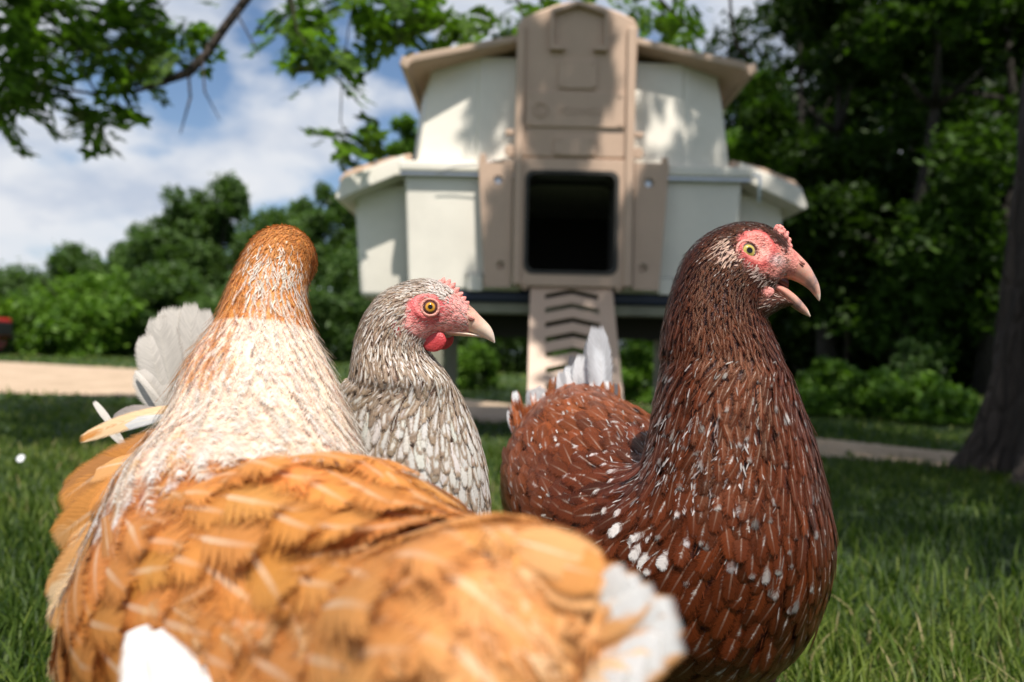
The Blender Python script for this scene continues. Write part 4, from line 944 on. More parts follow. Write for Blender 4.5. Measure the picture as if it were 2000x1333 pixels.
def beak_part(name, parent, mat, rows, Y, sub=4, flat=1.0):
    """rows: (top px, bottom px, halfwidth m)"""
    R = [pring(t, b, w_, Y) for t, b, w_ in rows]; lf = Loft(R); V, F_, K, T = lf.mesh(6, 28)
    return obj_np(name, V, F_, mat, parent, True, attrs={'k': K/(lf.n-1)})
def eyes(root, loft, Y, epx, r, mat, lidmat, V, tilt=(0, 0, 0), rings_=(1.24,)):
    for sg in (-1, 1):
        m_ = (V[:, 1]-Y)*sg > 0
        # side-on distance, so that both eyes lie on one axis
        px_, py_ = projN(V[m_], Y); j = np.argmin((px_-epx[0])**2+(py_-epx[1])**2); c = V[m_][j]
        k0 = P(epx[0], epx[1], Y if sg > 0 else c[1]); c = np.array([k0[0], c[1], k0[2]])
        nn = np.array([.16, sg*1.0, .12]) + np.array(tilt)*np.array([1, sg, 1]); nn /= np.linalg.norm(nn)
        R_ = r*1.25; cc = c - nn*R_*.52
        a = np.cross(nn, UP); a /= np.linalg.norm(a); b = np.cross(a, nn); vs, ks = [], []; nu, nv = 36, 24
        for i in range(nv+1):
            ph = math.pi*.62*i/nv
            for k in range(nu):
                t = 2*math.pi*k/nu; vs.append(cc + R_*(nn*math.cos(ph)+(a*math.cos(t)+b*math.sin(t))*math.sin(ph))); ks.append(min(1, math.sin(min(ph, math.pi/2))*R_/r))
        F_ = [(i*nu+k, (i+1)*nu+k, (i+1)*nu+(k+1) % nu, i*nu+(k+1) % nu) for i in range(nv) for k in range(nu)]
        e = obj_np('eye', np.array(vs), F_, mat, root, True, attrs={'k': np.array(ks)})
        mb = MB(); h = cc + nn*R_*.60
        for q, (f_, t_) in enumerate(zip(rings_, (.00065, .0006, .0006))): mb.torus(h - nn*(.0004+.00045*q), nn, r*f_*1.02, t_*(1.35 if q == 0 else 1), 44, 8, sx=1.04+.05*q)
        mb.build('eyelid', lidmat, root, smooth=True)
def blob(name, parent, mat, c, A, B, C_, jit=.05, sub=1):
    mb = MB(); mb.ell(c, A, B, C_, 20, 12, jit); return mb.build(name, mat, parent, smooth=True, subsurf=sub)
def legs(root, pts, mat, tmat):
    for (hx, hy, hz_, fx, fy, yaw) in pts:
        q = math.radians(yaw); H = np.array([math.cos(q), math.sin(q), 0]); hip = np.array([hx, hy, hz_]); foot = np.array([fx, fy, .012])
        knee = foot + UP*.085 - H*.012
        mb = MB(); mb.tube([hip, hip*.5+knee*.5 - H*.005, knee+UP*.004], [.030, .021, .009], 14); mb.build('thigh', tmat, root, smooth=True, subsurf=1); mb = MB(); mb.tube([knee+UP*.008, knee, knee-UP*.02+H*.002, foot+UP*.02, foot], [.0065, .0072, .006, .0052, .0065], 12)
        S_ = np.cross(H, UP)
        for a, l in ((-.45, .042), (0, .055), (.45, .042), (math.pi*.93, .024)):
            d = H*math.cos(a)+S_*math.sin(a); mb.tube([foot, foot+d*l*.5-UP*.005, foot+d*l*.9-UP*.008, foot+d*l*1.15-UP*.011], [.0055, .0045, .0035, .0008], 8)
        mb.build('leg', mat, root, smooth=True)
def bigfeathers(name, parent, mat, spec, roll=None, shape=(.30, .55, .75, .88, .96, .86, .42), camber=.10, fr_=.15):
    """spec rows: base(px,py,Y) tip(px,py,Y) width m, base colour, tip colour, spot, cent, curl, facing"""
    pos, dr, nr, Ln, W, bc, tc_, sp, ce, cu = [], [], [], [], [], [], [], [], [], []
    for b, t, w_, c0, c1, s_, c_, k_, fc in spec:
        p, q = P(*b), P(*t); d = q-p; l = np.linalg.norm(d); d /= l; toc = CAM-p; toc /= np.linalg.norm(toc); f_ = toc + np.array(fc, float); nn = f_ - d*(f_@d); nn /= np.linalg.norm(nn)
        pos.append(p); dr.append(d); nr.append(nn); Ln.append(l); W.append(w_); bc.append(c0); tc_.append(c1); sp.append(s_); ce.append(c_); cu.append(k_)
    A = np.array
    return feathers(name, parent, mat, A(pos), A(dr), A(nr), A(Ln), A(W), A(cu), A(cu)*.8, A(bc), A(tc_), A(sp), A(ce), fr_, sink=0, shape=shape, camber=camber)

# ---------------------------------------------------------------- brown hen
def brown_hen():
    Yh = .455
    root = empty('hen', (.1, .52, 0)); setp(root, 'dark mahogany hen with white flecks at the right, beak open and facing right', 'hen', 'hens in front of the coop')
    R = [ring(.052, .672, .300, .012, .018, -62, -66), ring(.050, .655, .283, .034, .036, -50, -66), ring(.050, .63, .258, .050, .055, -30, -66), ring(.058, .60, .238, .062, .068, -12, -66),
         ring(.078, .55, .212, .076, .076, 0, -66), ring(.097, .506, .203, .075, .078, 12, -64), ring(.118, .469, .212, .069, .072, 34, -58), ring(.130, .455, .2438, .058, .061, 58, -48),
         ring(.128, .455, .285, .047, .049, 74, -36), ring(.123, .455, .320, .037, .038, 82, -22),
         pring((1290, 690), (1522, 700), .032, Yh), pring((1301, 615), (1499, 642), .028, Yh), pring((1317, 555), (1492, 628), .026, Yh), pring((1338, 502), (1489, 614), .025, Yh), pring((1376, 462), (1490, 601), .0235, Yh),
         pring((1425, 439), (1497, 592), .021, Yh), pring((1476, 437), (1503, 580), .0180, Yh), pring((1514, 453), (1511, 562), .0138, Yh), pring((1538, 478), (1526, 549), .0100, Yh), pring((1554, 496), (1544, 546), .0072, Yh)]
    lf = Loft(R); V, F_, K, T = lf.mesh(12, 96)
    face = [(1421, 478), (1438, 459), (1468, 454), (1492, 464), (1504, 484), (1528, 494), (1536, 478), (1580, 520), (1570, 560), (1500, 552), (1480, 548), (1464, 538), (1436, 526), (1420, 504)]
    # brow ridge + cheek relief around the eye
    px, py = projN(V, Yh); hd = K > 11.5; sd = poly_sd(px, py, face)
    base = np.array([.055, .014, .008]); col = np.tile(base, (len(V), 1))
    fm = np.clip((sd+8+RNG.uniform(-3,3,len(sd)))/14, 0, 1)*hd; de = np.hypot(px-1460, py-492)
    red = np.array([.58, .10, .09]); pink = np.array([.68, .27, .22]); white = np.array([.72, .62, .60])
    fc = pink + (red-pink)*np.clip(1-np.abs(de-34)/16, 0, 1)[:, None]
    wv = np.clip(1-np.hypot((px-1500)/30, (py-515)/14), 0, 1)[:, None]; fc = fc + (white-fc)*wv*.8
    col = col*(1-fm[:, None]) + fc*fm[:, None]
    q = lf.at(K); nrm = V-q[:, :3]; nrm /= np.linalg.norm(nrm, axis=1)[:, None]
    V0 = V; V = V + nrm*((np.clip(1-np.abs(de-29)/9, 0, 1)*.0009 - np.clip(1-de/24, 0, 1)*.0030)*hd)[:, None]
    V = V - nrm*(.0010*(1-fm))[:, None]
    obj_np('body', V, F_, M_skin, root, True, attrs={'col': col})
    eyes(root, lf, Yh, (1460, 492), .0048, M_eyeB, M_lid, V0, tilt=(.0, 0, .05))
    # beak
    beak_part('upper_beak', root, M_beakB, [((1524, 474), (1484, 541), .0098), ((1546, 486), (1518, 542), .0082), ((1566, 504), (1546, 547), .0062), ((1580, 520), (1566, 556), .0048), ((1590, 537), (1580, 566), .0036), ((1598, 553), (1590, 577), .0024), ((1602, 570), (1597, 586), .0012), ((1602, 584), (1600, 589), .0003)], Yh)
    beak_part('lower_beak', root, M_beakB, [((1478, 546), (1486, 566), .0088), ((1504, 551), (1506, 571), .0074), ((1530, 561), (1528, 585), .0056), ((1551, 575), (1546, 599), .0042), ((1566, 590), (1563, 611), .0030), ((1577, 604), (1575, 617), .0016), ((1583, 617), (1582, 620), .0003)], Yh)
    beak_part('mouth', root, M_mouth, [((1480, 541), (1482, 549), .0074), ((1500, 538), (1502, 553), .0066), ((1522, 538), (1524, 560), .0052), ((1536, 542), (1538, 564), .0030)], Yh)
    beak_part('tongue', root, M_combp, [((1500, 551), (1501, 556), .0030), ((1530, 560), (1530, 566), .0026), ((1555, 578), (1553, 584), .0012)], Yh)
    for sg in (-1, 1):
        c = P(1556, 519, Yh); c[1] = Yh + sg*.0058; blob('nostril', root, M_nost, c, np.array([.0020, 0, -.0012]), np.array([0, .0009, 0]), np.array([.0003, 0, .0005]), 0)
        c = P(1556, 512, Yh); c[1] = Yh + sg*.0052; blob('nostril_flap', root, M_lid, c, np.array([.0030, 0, -.0018]), np.array([0, .0013, 0]), np.array([.0006, 0, .0012]), .03)
    # comb: low crumpled ridge
    mb = MB()
    for (cx_, cy_, r_) in [(1515, 451, 6), (1522, 449, 6), (1529, 456, 6), (1535, 463, 6), (1520, 458, 7), (1541, 471, 5), (1529, 466, 7), (1537, 477, 6), (1517, 444, 4), (1527, 447, 4), (1537, 457, 4), (1544, 482, 4), (1532, 451, 3), (1523, 443, 3)]:
        s_ = r_/F_PX*Yh; mb.ell(P(cx_, cy_, Yh + random.uniform(-.0012, .0012)), np.array([s_*.85, 0, -s_*.6]), np.array([0, .0019, 0]), np.array([s_*.5, 0, s_*1.3]), 12, 9, .20)
    cb = mb.build('comb', M_combp, root, smooth=True); rm = cb.modifiers.new('join', 'REMESH'); rm.mode = 'VOXEL'; rm.voxel_size = .00055; rm.use_smooth_shade = True
    for sg in (-1, 1):
        c = P(1470, 577, Yh); c[1] = Yh + sg*.0165; blob('wattle', root, M_combp, c, np.array([.0070, 0, .0014]), np.array([0, .0012, 0]), np.array([-.001, 0, .0036]), .06)
    # feathers ---------------------------------------------------
    def size(k, th, P_):
        s = np.interp(k, [0, 2, 4, 6, 8, 10, 11.5, 13, 16, 19], [.0060, .0066, .0074, .0078, .0054, .0036, .0027, .0021, .0016, .0014]); return s
    k, th, _ = sample(lf, size, 90000); p, d, nn = lf.frame(k, th); s = size(k, th, p)
    px, py = projN(p, Yh); sd = poly_sd(px, py, face); keep = ~((k > 11.8) & (sd > RNG.uniform(-3, 5, len(k)))) & ~((k > 16.6) & (px > 1540)) & (k < 18.6)
    k, th, p, d, nn, s, px, py, sd = [a[keep] for a in (k, th, p, d, nn, s, px, py, sd)]; n = len(k)
    rx, ry = projN(p)
    Lr = np.interp(k, [0, 4, 6, 8, 10, 12, 14, 19], [3.1, 2.9, 2.7, 3.4, 4.0, 3.4, 3.2, 2.6]); Wr = np.interp(k, [0, 4, 6, 8, 10, 12, 14, 19], [2.0, 2.1, 2.3, 1.9, 1.25, .85, .7, .55])
    bc = np.where((k < 4.2)[:, None], vary((.27, .078, .025), n, .22), vary((.135, .030, .011), n, .22)); t_ = np.clip((k-3.6)/1.6, 0, 1)[:, None]
    bc = vary((.19, .046, .011), n, .35)*(1-t_) + vary((.082, .0165, .0045), n, .4)*t_
    hd = np.clip((k-9.5)/3, 0, 1)[:, None]; bc = bc*(1-hd) + vary((.050, .0105, .0035), n, .5)*hd
    tipc = vary((.42, .38, .36), n, .5); spot = np.full(n, 2.0); cent = np.zeros(n)
    r = RNG.random(n)
    m_ = (k < 5) & (r < .14); spot[m_] = RNG.uniform(.76, .92, m_.sum())
    m_ = (k >= 5) & (k < 8) & (r < .16); spot[m_] = RNG.uniform(.88, 1.02, m_.sum())
    m_ = (k >= 7.0) & (k < 9.8) & (r < .36) & (th < np.pi); spot[m_] = RNG.uniform(.5, .8, m_.sum()); tipc[m_] *= RNG.uniform(.35, .8, (m_.sum(), 1))
    # pale saddle streak region left of the neck base
    m_ = (rx > 1110) & (rx < 1400) & (ry > 850) & (ry < 1010) & (r < .22) & (th < 2.6); spot[m_] = RNG.uniform(.65, .85, m_.sum()); tipc[m_] = vary((.58, .52, .50), m_.sum(), .2)
    m_ = (np.hypot((rx-1285)/42, (ry-1030)/48) < 1); spot[m_] = RNG.uniform(.35, .7, m_.sum()); tipc[m_] = (.66, .62, .60)
    m_ = (k >= 9.8) & (k < 13) & (r < .14); spot[m_] = .9
    m_ = (k >= 13) & (r < .26); spot[m_] = .62; 
    m_ = (k > 14) & (sd > -14) & (ry > 500) & (r < .75); bc[m_] = vary((.42, .30, .26), m_.sum(), .3)
    m_ = (np.hypot((px-1402)/17, (py-498)/24) < 1) & (k > 11); bc[m_] = vary((.42, .28, .22), m_.sum(), .35)
    nrm_j = RNG.normal(0, .20, n)[:, None]; side = np.cross(d, nn); d = d + side*nrm_j
    # let gravity comb the breast
    d = d + np.array([0, 0, -.25])*np.clip((k-5)/2, 0, 1)[:, None]*(np.clip((11-k)/2, 0, 1)[:, None]); d -= nn*np.sum(d*nn, 1)[:, None]; d /= np.linalg.norm(d, axis=1)[:, None]
    lift = .045 + RNG.uniform(0, .05, n) + (RNG.random(n) < .04)*.10 + .06*(k > 12); Rb = np.interp(k, [0, 4, 6, 8, 10, 14, 19], [.05, .08, .08, .06, .05, .03, .02]); curl = s*Lr/(2*Rb)*.7
    wing = (k > 2.6) & (k < 5.6) & (np.sin(th) > .25) & (np.cos(th) < .75); wingL = (k > 2.6) & (k < 5.6) & (np.sin(th) < -.25) & (np.cos(th) < .75)
    hack = (k > 7.6) & (k <= 12) & ~wing; head = k > 12
    def put(nm, q, fr=.5):
        feathers(nm, root, M_fbrown, p[q], d[q], nn[q], (s*Lr)[q]*RNG.uniform(.75, 1.3, q.sum()), (s*Wr)[q], curl[q], lift[q], bc[q], tipc[q], spot[q], cent[q], fr, hug=(lf, k[q], th[q]))
    put('wing', wing); put('wing', wingL); put('neck_hackle', hack, .7); put('head_feathers', head, .8); put('body_plumage', ~(wing | wingL | hack | head))
    strands('down_strands', root, M_fbrown, lf, k, th, s, bc, 3)
    q = (k > .5) & (k < 5.2) & (RNG.random(n) < .42)
    strands('flecks', root, M_fbrown, lf, k[q], th[q], s[q], vary((.50, .46, .44), q.sum(), .4), 1, L_=(.45, 1.1), W=.0027, lift=.04, lo=.5, hi=1.2, h0=.0014, fr=1.0)
    q = (k > 5.2) & (k < 10.5) & (RNG.random(n) < .30)
    strands('breast_flecks', root, M_fbrown, lf, k[q], th[q], s[q], vary((.46, .42, .40), q.sum(), .4), 1, L_=(.5, 1.3), W=.0015, lift=.04, lo=.35, hi=1.15, h0=.0011, fr=1.0)
    q = (rx > 1215) & (rx < 1460) & (ry > 820) & (ry < 985) & (k > 4.5) & (k < 9.5) & (np.sin(th) > -.1); b2 = np.where(RNG.random((n, 1)) < .6, np.array([[.42, .39, .38]]), np.array([[.20, .17, .17]]))*np.ones((n, 3))
    strands('neck_streaks', root, M_fbrown, lf, k[q], th[q], s[q], b2[q], 4, L_=(1.0, 2.0), W=.0009, lift=.08, lo=.6, hi=1.3)
    face_hairs(root, lf, None, Yh, face, M_fbrown, [(.6, .5, .45), (.12, .04, .02), (.5, .25, .2)])
    cl = Loft([pring((1440, 560), (1440, 640), .020, Yh), pring((1470, 562), (1478, 632), .019, Yh), pring((1500, 566), (1506, 614), .0135, Yh), pring((1524, 576), (1530, 602), .0085, Yh), pring((1542, 588), (1548, 597), .0035, Yh)])
    V, F_, K, T = cl.mesh(8, 48); obj_np('chin', V, F_, M_skin, root, True, attrs={'col': np.tile([.10, .035, .02], (len(V), 1))})
    k, th, p = sample(cl, lambda a, b, c: np.full(len(a), .0013), 12000); p, d, nn = cl.frame(k, th); n = len(k); rr = RNG.random(n)
    bc = vary((.11, .035, .02), n, .4); bc[rr < .22] = (.55, .42, .36)
    feathers('chin_feathers', root, M_fbrown, p, d, nn, RNG.uniform(.004, .008, n), .0010, .1, .28, bc, (.6, .5, .45), 2, 0, .7, sink=.0003)
    # tail
    G = (.40, .40, .42); Wt = (.70, .70, .71); Bn = (.26, .085, .03); Dk = (.10, .10, .11)
    bigfeathers('tail', root, M_fbrown, [
        ((1174, 850, .636), (1168, 634, .636), .027, G, (.62, .63, .66), 1.2, .5, .10, (.5, 0, 0)), ((1160, 840, .648), (1150, 660, .648), .016, (.22, .22, .23), G, .8, .3, .1, (-.5, 0, 0)),
        ((1130, 860, .640), (1136, 690, .640), .018, Wt, G, .85, .3, .05, (-.2, 0, 0)), ((1110, 860, .645), (1112, 712, .645), .018, G, Wt, .6, .5, .1, (-.4, 0, 0)), ((1150, 850, .645), (1158, 700, .645), .016, Wt, Wt, .8, .3, .1, (.2, 0, 0)),
        ((1120, 850, .655), (1118, 690, .655), .012, Dk, Dk, .8, .3, .1, (-.2, 0, 0)), ((1085, 860, .640), (1040, 756, .640), .026, (.30, .30, .31), (.36, .36, .37), .7, .3, .4, (-.3, 0, .3)), ((1062, 870, .645), (1046, 775, .645), .018, Wt, G, .6, .3, .2, (-.3, 0, 0)),
        ((1030, 880, .640), (1004, 762, .640), .013, Bn, Wt, .55, .2, .2, (-.4, 0, 0)), ((1022, 880, .640), (994, 800, .640), .011, Wt, Wt, .55, .2, .2, (-.4, 0, 0)), ((1190, 880, .640), (1206, 745, .640), .012, Bn, Dk, .6, .1, .2, (.4, 0, 0)), ((1200, 900, .638), (1228, 838, .638), .016, (.3, .22, .2), G, .5, .3, .2, (.4, 0, .3)),
        ((1145, 850, .642), (1128, 706, .642), .02, G, Wt, .7, .5, .1, (-.2, 0, 0)), ((1120, 860, .640), (1098, 722, .640), .018, Wt, G, .7, .3, .1, (-.3, 0, 0)), ((1075, 870, .638), (1058, 765, .638), .02, Bn, Wt, .7, .3, .2, (-.3, 0, .2)), ((1180, 870, .632), (1186, 742, .632), .016, Bn, Wt, .75, .2, .2, (.3, 0, .2)),
        ((1100, 850, .648), (1080, 735, .648), .016, Bn, Wt, .8, .2, .2, (-.4, 0, 0)), ((1135, 840, .650), (1148, 715, .650), .014, Bn, Wt, .8, .2, .2, (.2, 0, 0))])
    sp = []
    for i in range(34):
        bx = random.uniform(1015, 1195); tx = bx + (bx-1110)*.12 + random.uniform(-14, 14); ty = random.uniform(722, 800) + abs(bx-1120)*.35
        wht = random.random() < .45; sp.append(((bx, 885, random.uniform(.615, .640)), (tx, ty, random.uniform(.625, .642)), random.uniform(.008, .013), random.choice([(.24, .06, .018), (.30, .085, .028), (.18, .045, .015)]), (.62, .60, .60), .72 if wht else 1.6, .1, .15, (random.uniform(-.4, .4), 0, random.uniform(-.2, .4))))
    bigfeathers('tail_coverts', root, M_fbrown, sp, fr_=.6)
    # down tuft above the thigh
    legs(root, [(.105, .49, .14, .10, .50, -66), (.155, .52, .14, .16, .52, -66)], M_shank, M_downB)
brown_hen()

# ---------------------------------------------------------------- grey hen
def grey_hen():
    Yh = .465
    root = empty('hen', (-.1, .53, 0)); setp(root, 'taupe and white hen in the middle, pink face in profile with closed beak', 'hen', 'hens in front of the coop')
    R = [ring(-.212, .60, .335, .012, .014, -55, -28), ring(-.207, .60, .312, .032, .032, -48, -28), ring(-.190, .60, .275, .048, .050, -28, -28), ring(-.150, .58, .236, .064, .066, -8, -28), ring(-.110, .553, .212, .076, .072, 6, -30),
         ring(-.080, .525, .208, .078, .068, 24, -32), ring(-.066, .508, .235, .064, .059, 50, -32), ring(-.062, .492, .270, .049, .050, 70, -30), ring(-.064, .478, .303, .037, .039, 80, -22),
         pring((685, 735), (880, 745), .029, Yh), pring((696, 665), (848, 702), .026, Yh), pring((715, 615), (838, 688), .0245, Yh), pring((744, 577), (836, 680), .0235, Yh), pring((790, 553), (842, 672), .0215, Yh),
         pring((836, 546), (852, 666), .0188, Yh), pring((872, 558), (869, 660), .0152, Yh), pring((903, 582), (890, 656), .0112, Yh), pring((925, 605), (908, 653), .0075, Yh), pring((936, 619), (922, 650), .0045, Yh)]
    lf = Loft(R); V, F_, K, T = lf.mesh(12, 96)
    face = [(804, 592), (822, 580), (850, 580), (872, 588), (888, 575), (905, 585), (930, 605), (950, 625), (945, 655), (900, 652), (872, 655), (850, 664), (826, 664), (806, 650), (798, 640), (802, 615)]
    px, py = projN(V, Yh); hd = K > 10; sd = poly_sd(px, py, face); de = np.hypot(px-840, py-601)
    col = np.tile(np.array([.34, .26, .20]), (len(V), 1)); fm = np.clip((sd+5)/8, 0, 1)*hd
    red = np.array([.60, .13, .13]); pink = np.array([.70, .30, .27])
    fc = pink + (red-pink)*np.clip(1.15-np.abs(de-26)/18, 0, 1)[:, None]
    col = col*(1-fm[:, None]) + fc*fm[:, None]
    q = lf.at(K); nrm = V-q[:, :3]; nrm /= np.linalg.norm(nrm, axis=1)[:, None]
    V0 = V; V = V + nrm*((np.clip(1-np.abs(de-22)/8, 0, 1)*.0011 - np.clip(1-de/16, 0, 1)*.0018)*hd)[:, None]
    V = V - nrm*(.0010*(1-fm))[:, None]
    obj_np('body', V, F_, M_skin, root, True, attrs={'col': col})
    eyes(root, lf, Yh, (840, 601), .0037, M_eyeG, M_lid, V0)
    beak_part('upper_beak', root, M_beakG, [((912, 592), (870, 644), .0098), ((926, 604), (893, 646), .0086), ((938, 617), (912, 650), .0066), ((948, 627), (930, 656), .0050), ((957, 637), (946, 661), .0036), ((963, 648), (957, 666), .0024), ((966, 659), (963, 669), .0012), ((967, 669), (965, 671), .0003)], Yh)
    beak_part('lower_beak', root, M_beakG, [((866, 643), (872, 656), .0086), ((892, 645), (893, 657), .0074), ((915, 649), (913, 658), .0054), ((932, 653), (930, 659), .0034), ((944, 657), (942, 660), .001)], Yh)
    for sg in (-1, 1):
        c = P(918, 625, Yh); c[1] = Yh + sg*.0074; blob('nostril', root, M_nost, c, np.array([.0022, 0, -.0010]), np.array([0, .0008, 0]), np.array([.0004, 0, .0007]), 0)
        c = P(918, 620, Yh); c[1] = Yh + sg*.0070; blob('nostril_flap', root, M_lid, c, np.array([.0032, 0, -.0016]), np.array([0, .0013, 0]), np.array([.0006, 0, .0011]), .03)
    # comb with small teeth leaning back
    mb = MB(); pts = [(862, 560, 868, 541), (870, 562, 880, 545), (878, 566, 890, 552), (886, 572, 898, 562), (893, 580, 905, 571), (900, 588, 911, 580), (906, 597, 917, 589), (858, 556, 861, 546)]
    for a, b, c, d_ in pts:
        b0, t0 = P(a, b, Yh), P(c, d_, Yh); v = t0-b0; l = np.linalg.norm(v); u_ = np.cross(v, [0, 1, 0]); u_ /= np.linalg.norm(u_)
        mb.tube([b0 - v*.8, b0, b0+v*.5, t0], [.0030, .0028, .0019, .0005], 10)
    mb.build('comb', M_combp, root, smooth=True, subsurf=1)
    for sg in (-1, 1):
        o = (0, 0) if sg < 0 else (9, -4)
        c = P(852+o[0], 668+o[1], Yh); c[1] = Yh + sg*.0105; blob('wattle', root, M_wat, c, np.array([.0066, 0, .0026]), np.array([0, .0020, 0]), np.array([-.0020, 0, .0054]), .05)
        c = P(784, 646, Yh); c[1] = Yh + sg*.0222; blob('earlobe', root, M_wat, c, np.array([.0026, 0, -.0012]), np.array([0, .0018, 0]), np.array([-.001, 0, .0056]), .08)
    def size(k, th, P_): return np.interp(k, [0, 2, 4, 6, 8, 9.5, 11, 13, 18], [.0060, .0072, .0078, .0066, .0040, .0029, .0022, .0017, .0013])
    k, th, _ = sample(lf, size, 90000); p, d, nn = lf.frame(k, th); s = size(k, th, p)
    px, py = projN(p, Yh); sd = poly_sd(px, py, face); keep = ~((k > 10) & (sd > RNG.uniform(-3, 6, len(k)))) & (k < 17.2) & ~((k > 15.5) & (px > 885))
    k, th, p, d, nn, s, px, py, sd = [a[keep] for a in (k, th, p, d, nn, s, px, py, sd)]; n = len(k); rx, ry = projN(p); r = RNG.random(n)
    Lr = np.interp(k, [0, 4, 6, 8, 10, 12, 18], [3.1, 2.9, 3.0, 3.8, 4.0, 3.4, 2.8]); Wr = np.interp(k, [0, 4, 6, 8, 10, 12, 18], [2.1, 2.2, 2.2, 1.9, 1.3, .8, .55])
    hd = np.clip((k-8.5)/2.5, 0, 1)[:, None]; bc = vary((.48, .355, .255), n, .2)*(1-hd) + vary((.30, .205, .14), n, .28)*hd
    tipc = vary((.80, .76, .71), n, .06); cent = np.where(k < 8.0, RNG.uniform(.30, .78, n), np.where(k < 10.5, RNG.uniform(.0, .5, n), 0.0)); cent[(k > 10.5) & (r < .18)] = .45
    spot = np.full(n, 2.0)
    m_ = (k < 5); cent[m_] = RNG.uniform(0, .6, m_.sum()); bc[m_] = vary((.45, .40, .36), m_.sum(), .15)
    m_ = (k > 12) & (px > 845) & (py < 592); bc[m_] = vary((.66, .57, .52), m_.sum(), .15)      # pale brow towards the comb
    m_ = (k > 12) & (sd > -16) & (py > 640) & (r < .5); bc[m_] = vary((.55, .45, .40), m_.sum(), .2)
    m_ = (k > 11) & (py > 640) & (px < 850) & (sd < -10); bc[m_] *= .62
    side = np.cross(d, nn); d = d + side*RNG.normal(0, .19, n)[:, None]; d = d + np.array([0, 0, -.25])*np.clip((k-4)/2, 0, 1)[:, None]*(np.clip((10-k)/2, 0, 1)[:, None]); d -= nn*np.sum(d*nn, 1)[:, None]; d /= np.linalg.norm(d, axis=1)[:, None]
    lift = .045 + RNG.uniform(0, .05, n) + .06*(k > 10.5); Rb = np.interp(k, [0, 4, 6, 8, 10, 14, 18], [.05, .08, .07, .05, .04, .03, .02]); curl = s*Lr/(2*Rb)*.7
    wing = (k > 2.6) & (k < 5) & (np.sin(th) > .25) & (np.cos(th) < .75); wingL = (k > 2.6) & (k < 5) & (np.sin(th) < -.25) & (np.cos(th) < .75); hack = (k > 7.6) & (k <= 10.5); head = k > 10.5
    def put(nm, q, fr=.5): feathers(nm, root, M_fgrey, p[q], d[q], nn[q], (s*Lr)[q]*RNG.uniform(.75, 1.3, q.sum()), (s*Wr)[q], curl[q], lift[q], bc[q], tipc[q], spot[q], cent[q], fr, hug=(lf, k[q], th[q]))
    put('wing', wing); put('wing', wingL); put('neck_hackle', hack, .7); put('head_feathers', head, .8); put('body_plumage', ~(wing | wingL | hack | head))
    strands('down_strands', root, M_fgrey, lf, k, th, s, bc*.5+tipc*.5, 3, lo=.6, hi=1.2)
    face_hairs(root, lf, None, Yh, face, M_fgrey, [(.75, .65, .6), (.7, .5, .45), (.2, .14, .1)])
    g1, g2, g3 = (.56, .51, .46), (.50, .455, .41), (.26, .22, .20)
    bigfeathers('tail', root, M_fgrey, [((330, 800, .60), (288, 650, .60), .031, g1, g2, .9, .3, .05, (-.2, 0, 0)), ((345, 800, .602), (308, 615, .602), .031, g2, g1, .8, .3, .05, (-.3, 0, 0)), ((360, 800, .605), (335, 596, .605), .031, g1, g1, .8, .3, .05, (-.1, 0, 0)), ((375, 790, .607), (372, 588, .607), .022, g1, g2, .8, .3, .05, (0, 0, 0)),
        ((330, 820, .598), (280, 715, .598), .031, g1, g2, .9, .3, .05, (-.2, 0, 0)), ((345, 790, .612), (318, 604, .612), .018, g1, g2, .8, .3, .05, (-.1, 0, 0)), ((400, 780, .61), (400, 600, .61), .02, g1, g2, .8, .3, .05, (0, 0, 0)),
        ((330, 810, .585), (214, 812, .585), .017, g3, g3, .55, .1, .5, (0, 0, .6)), ((320, 790, .59), (262, 722, .59), .004, g1, g1, .8, .3, .3, (0, 0, 0)), ((240, 860, .58), (182, 782, .58), .006, g1, g1, .8, .3, .3, (0, 0, 0)), ((250, 880, .58), (202, 822, .58), .008, g1, g2, .8, .3, .3, (0, 0, 0))])
    legs(root, [(-.085, .51, .14, -.09, .51, -30), (-.06, .56, .14, -.06, .57, -30)], M_shank, M_downG)
grey_hen()

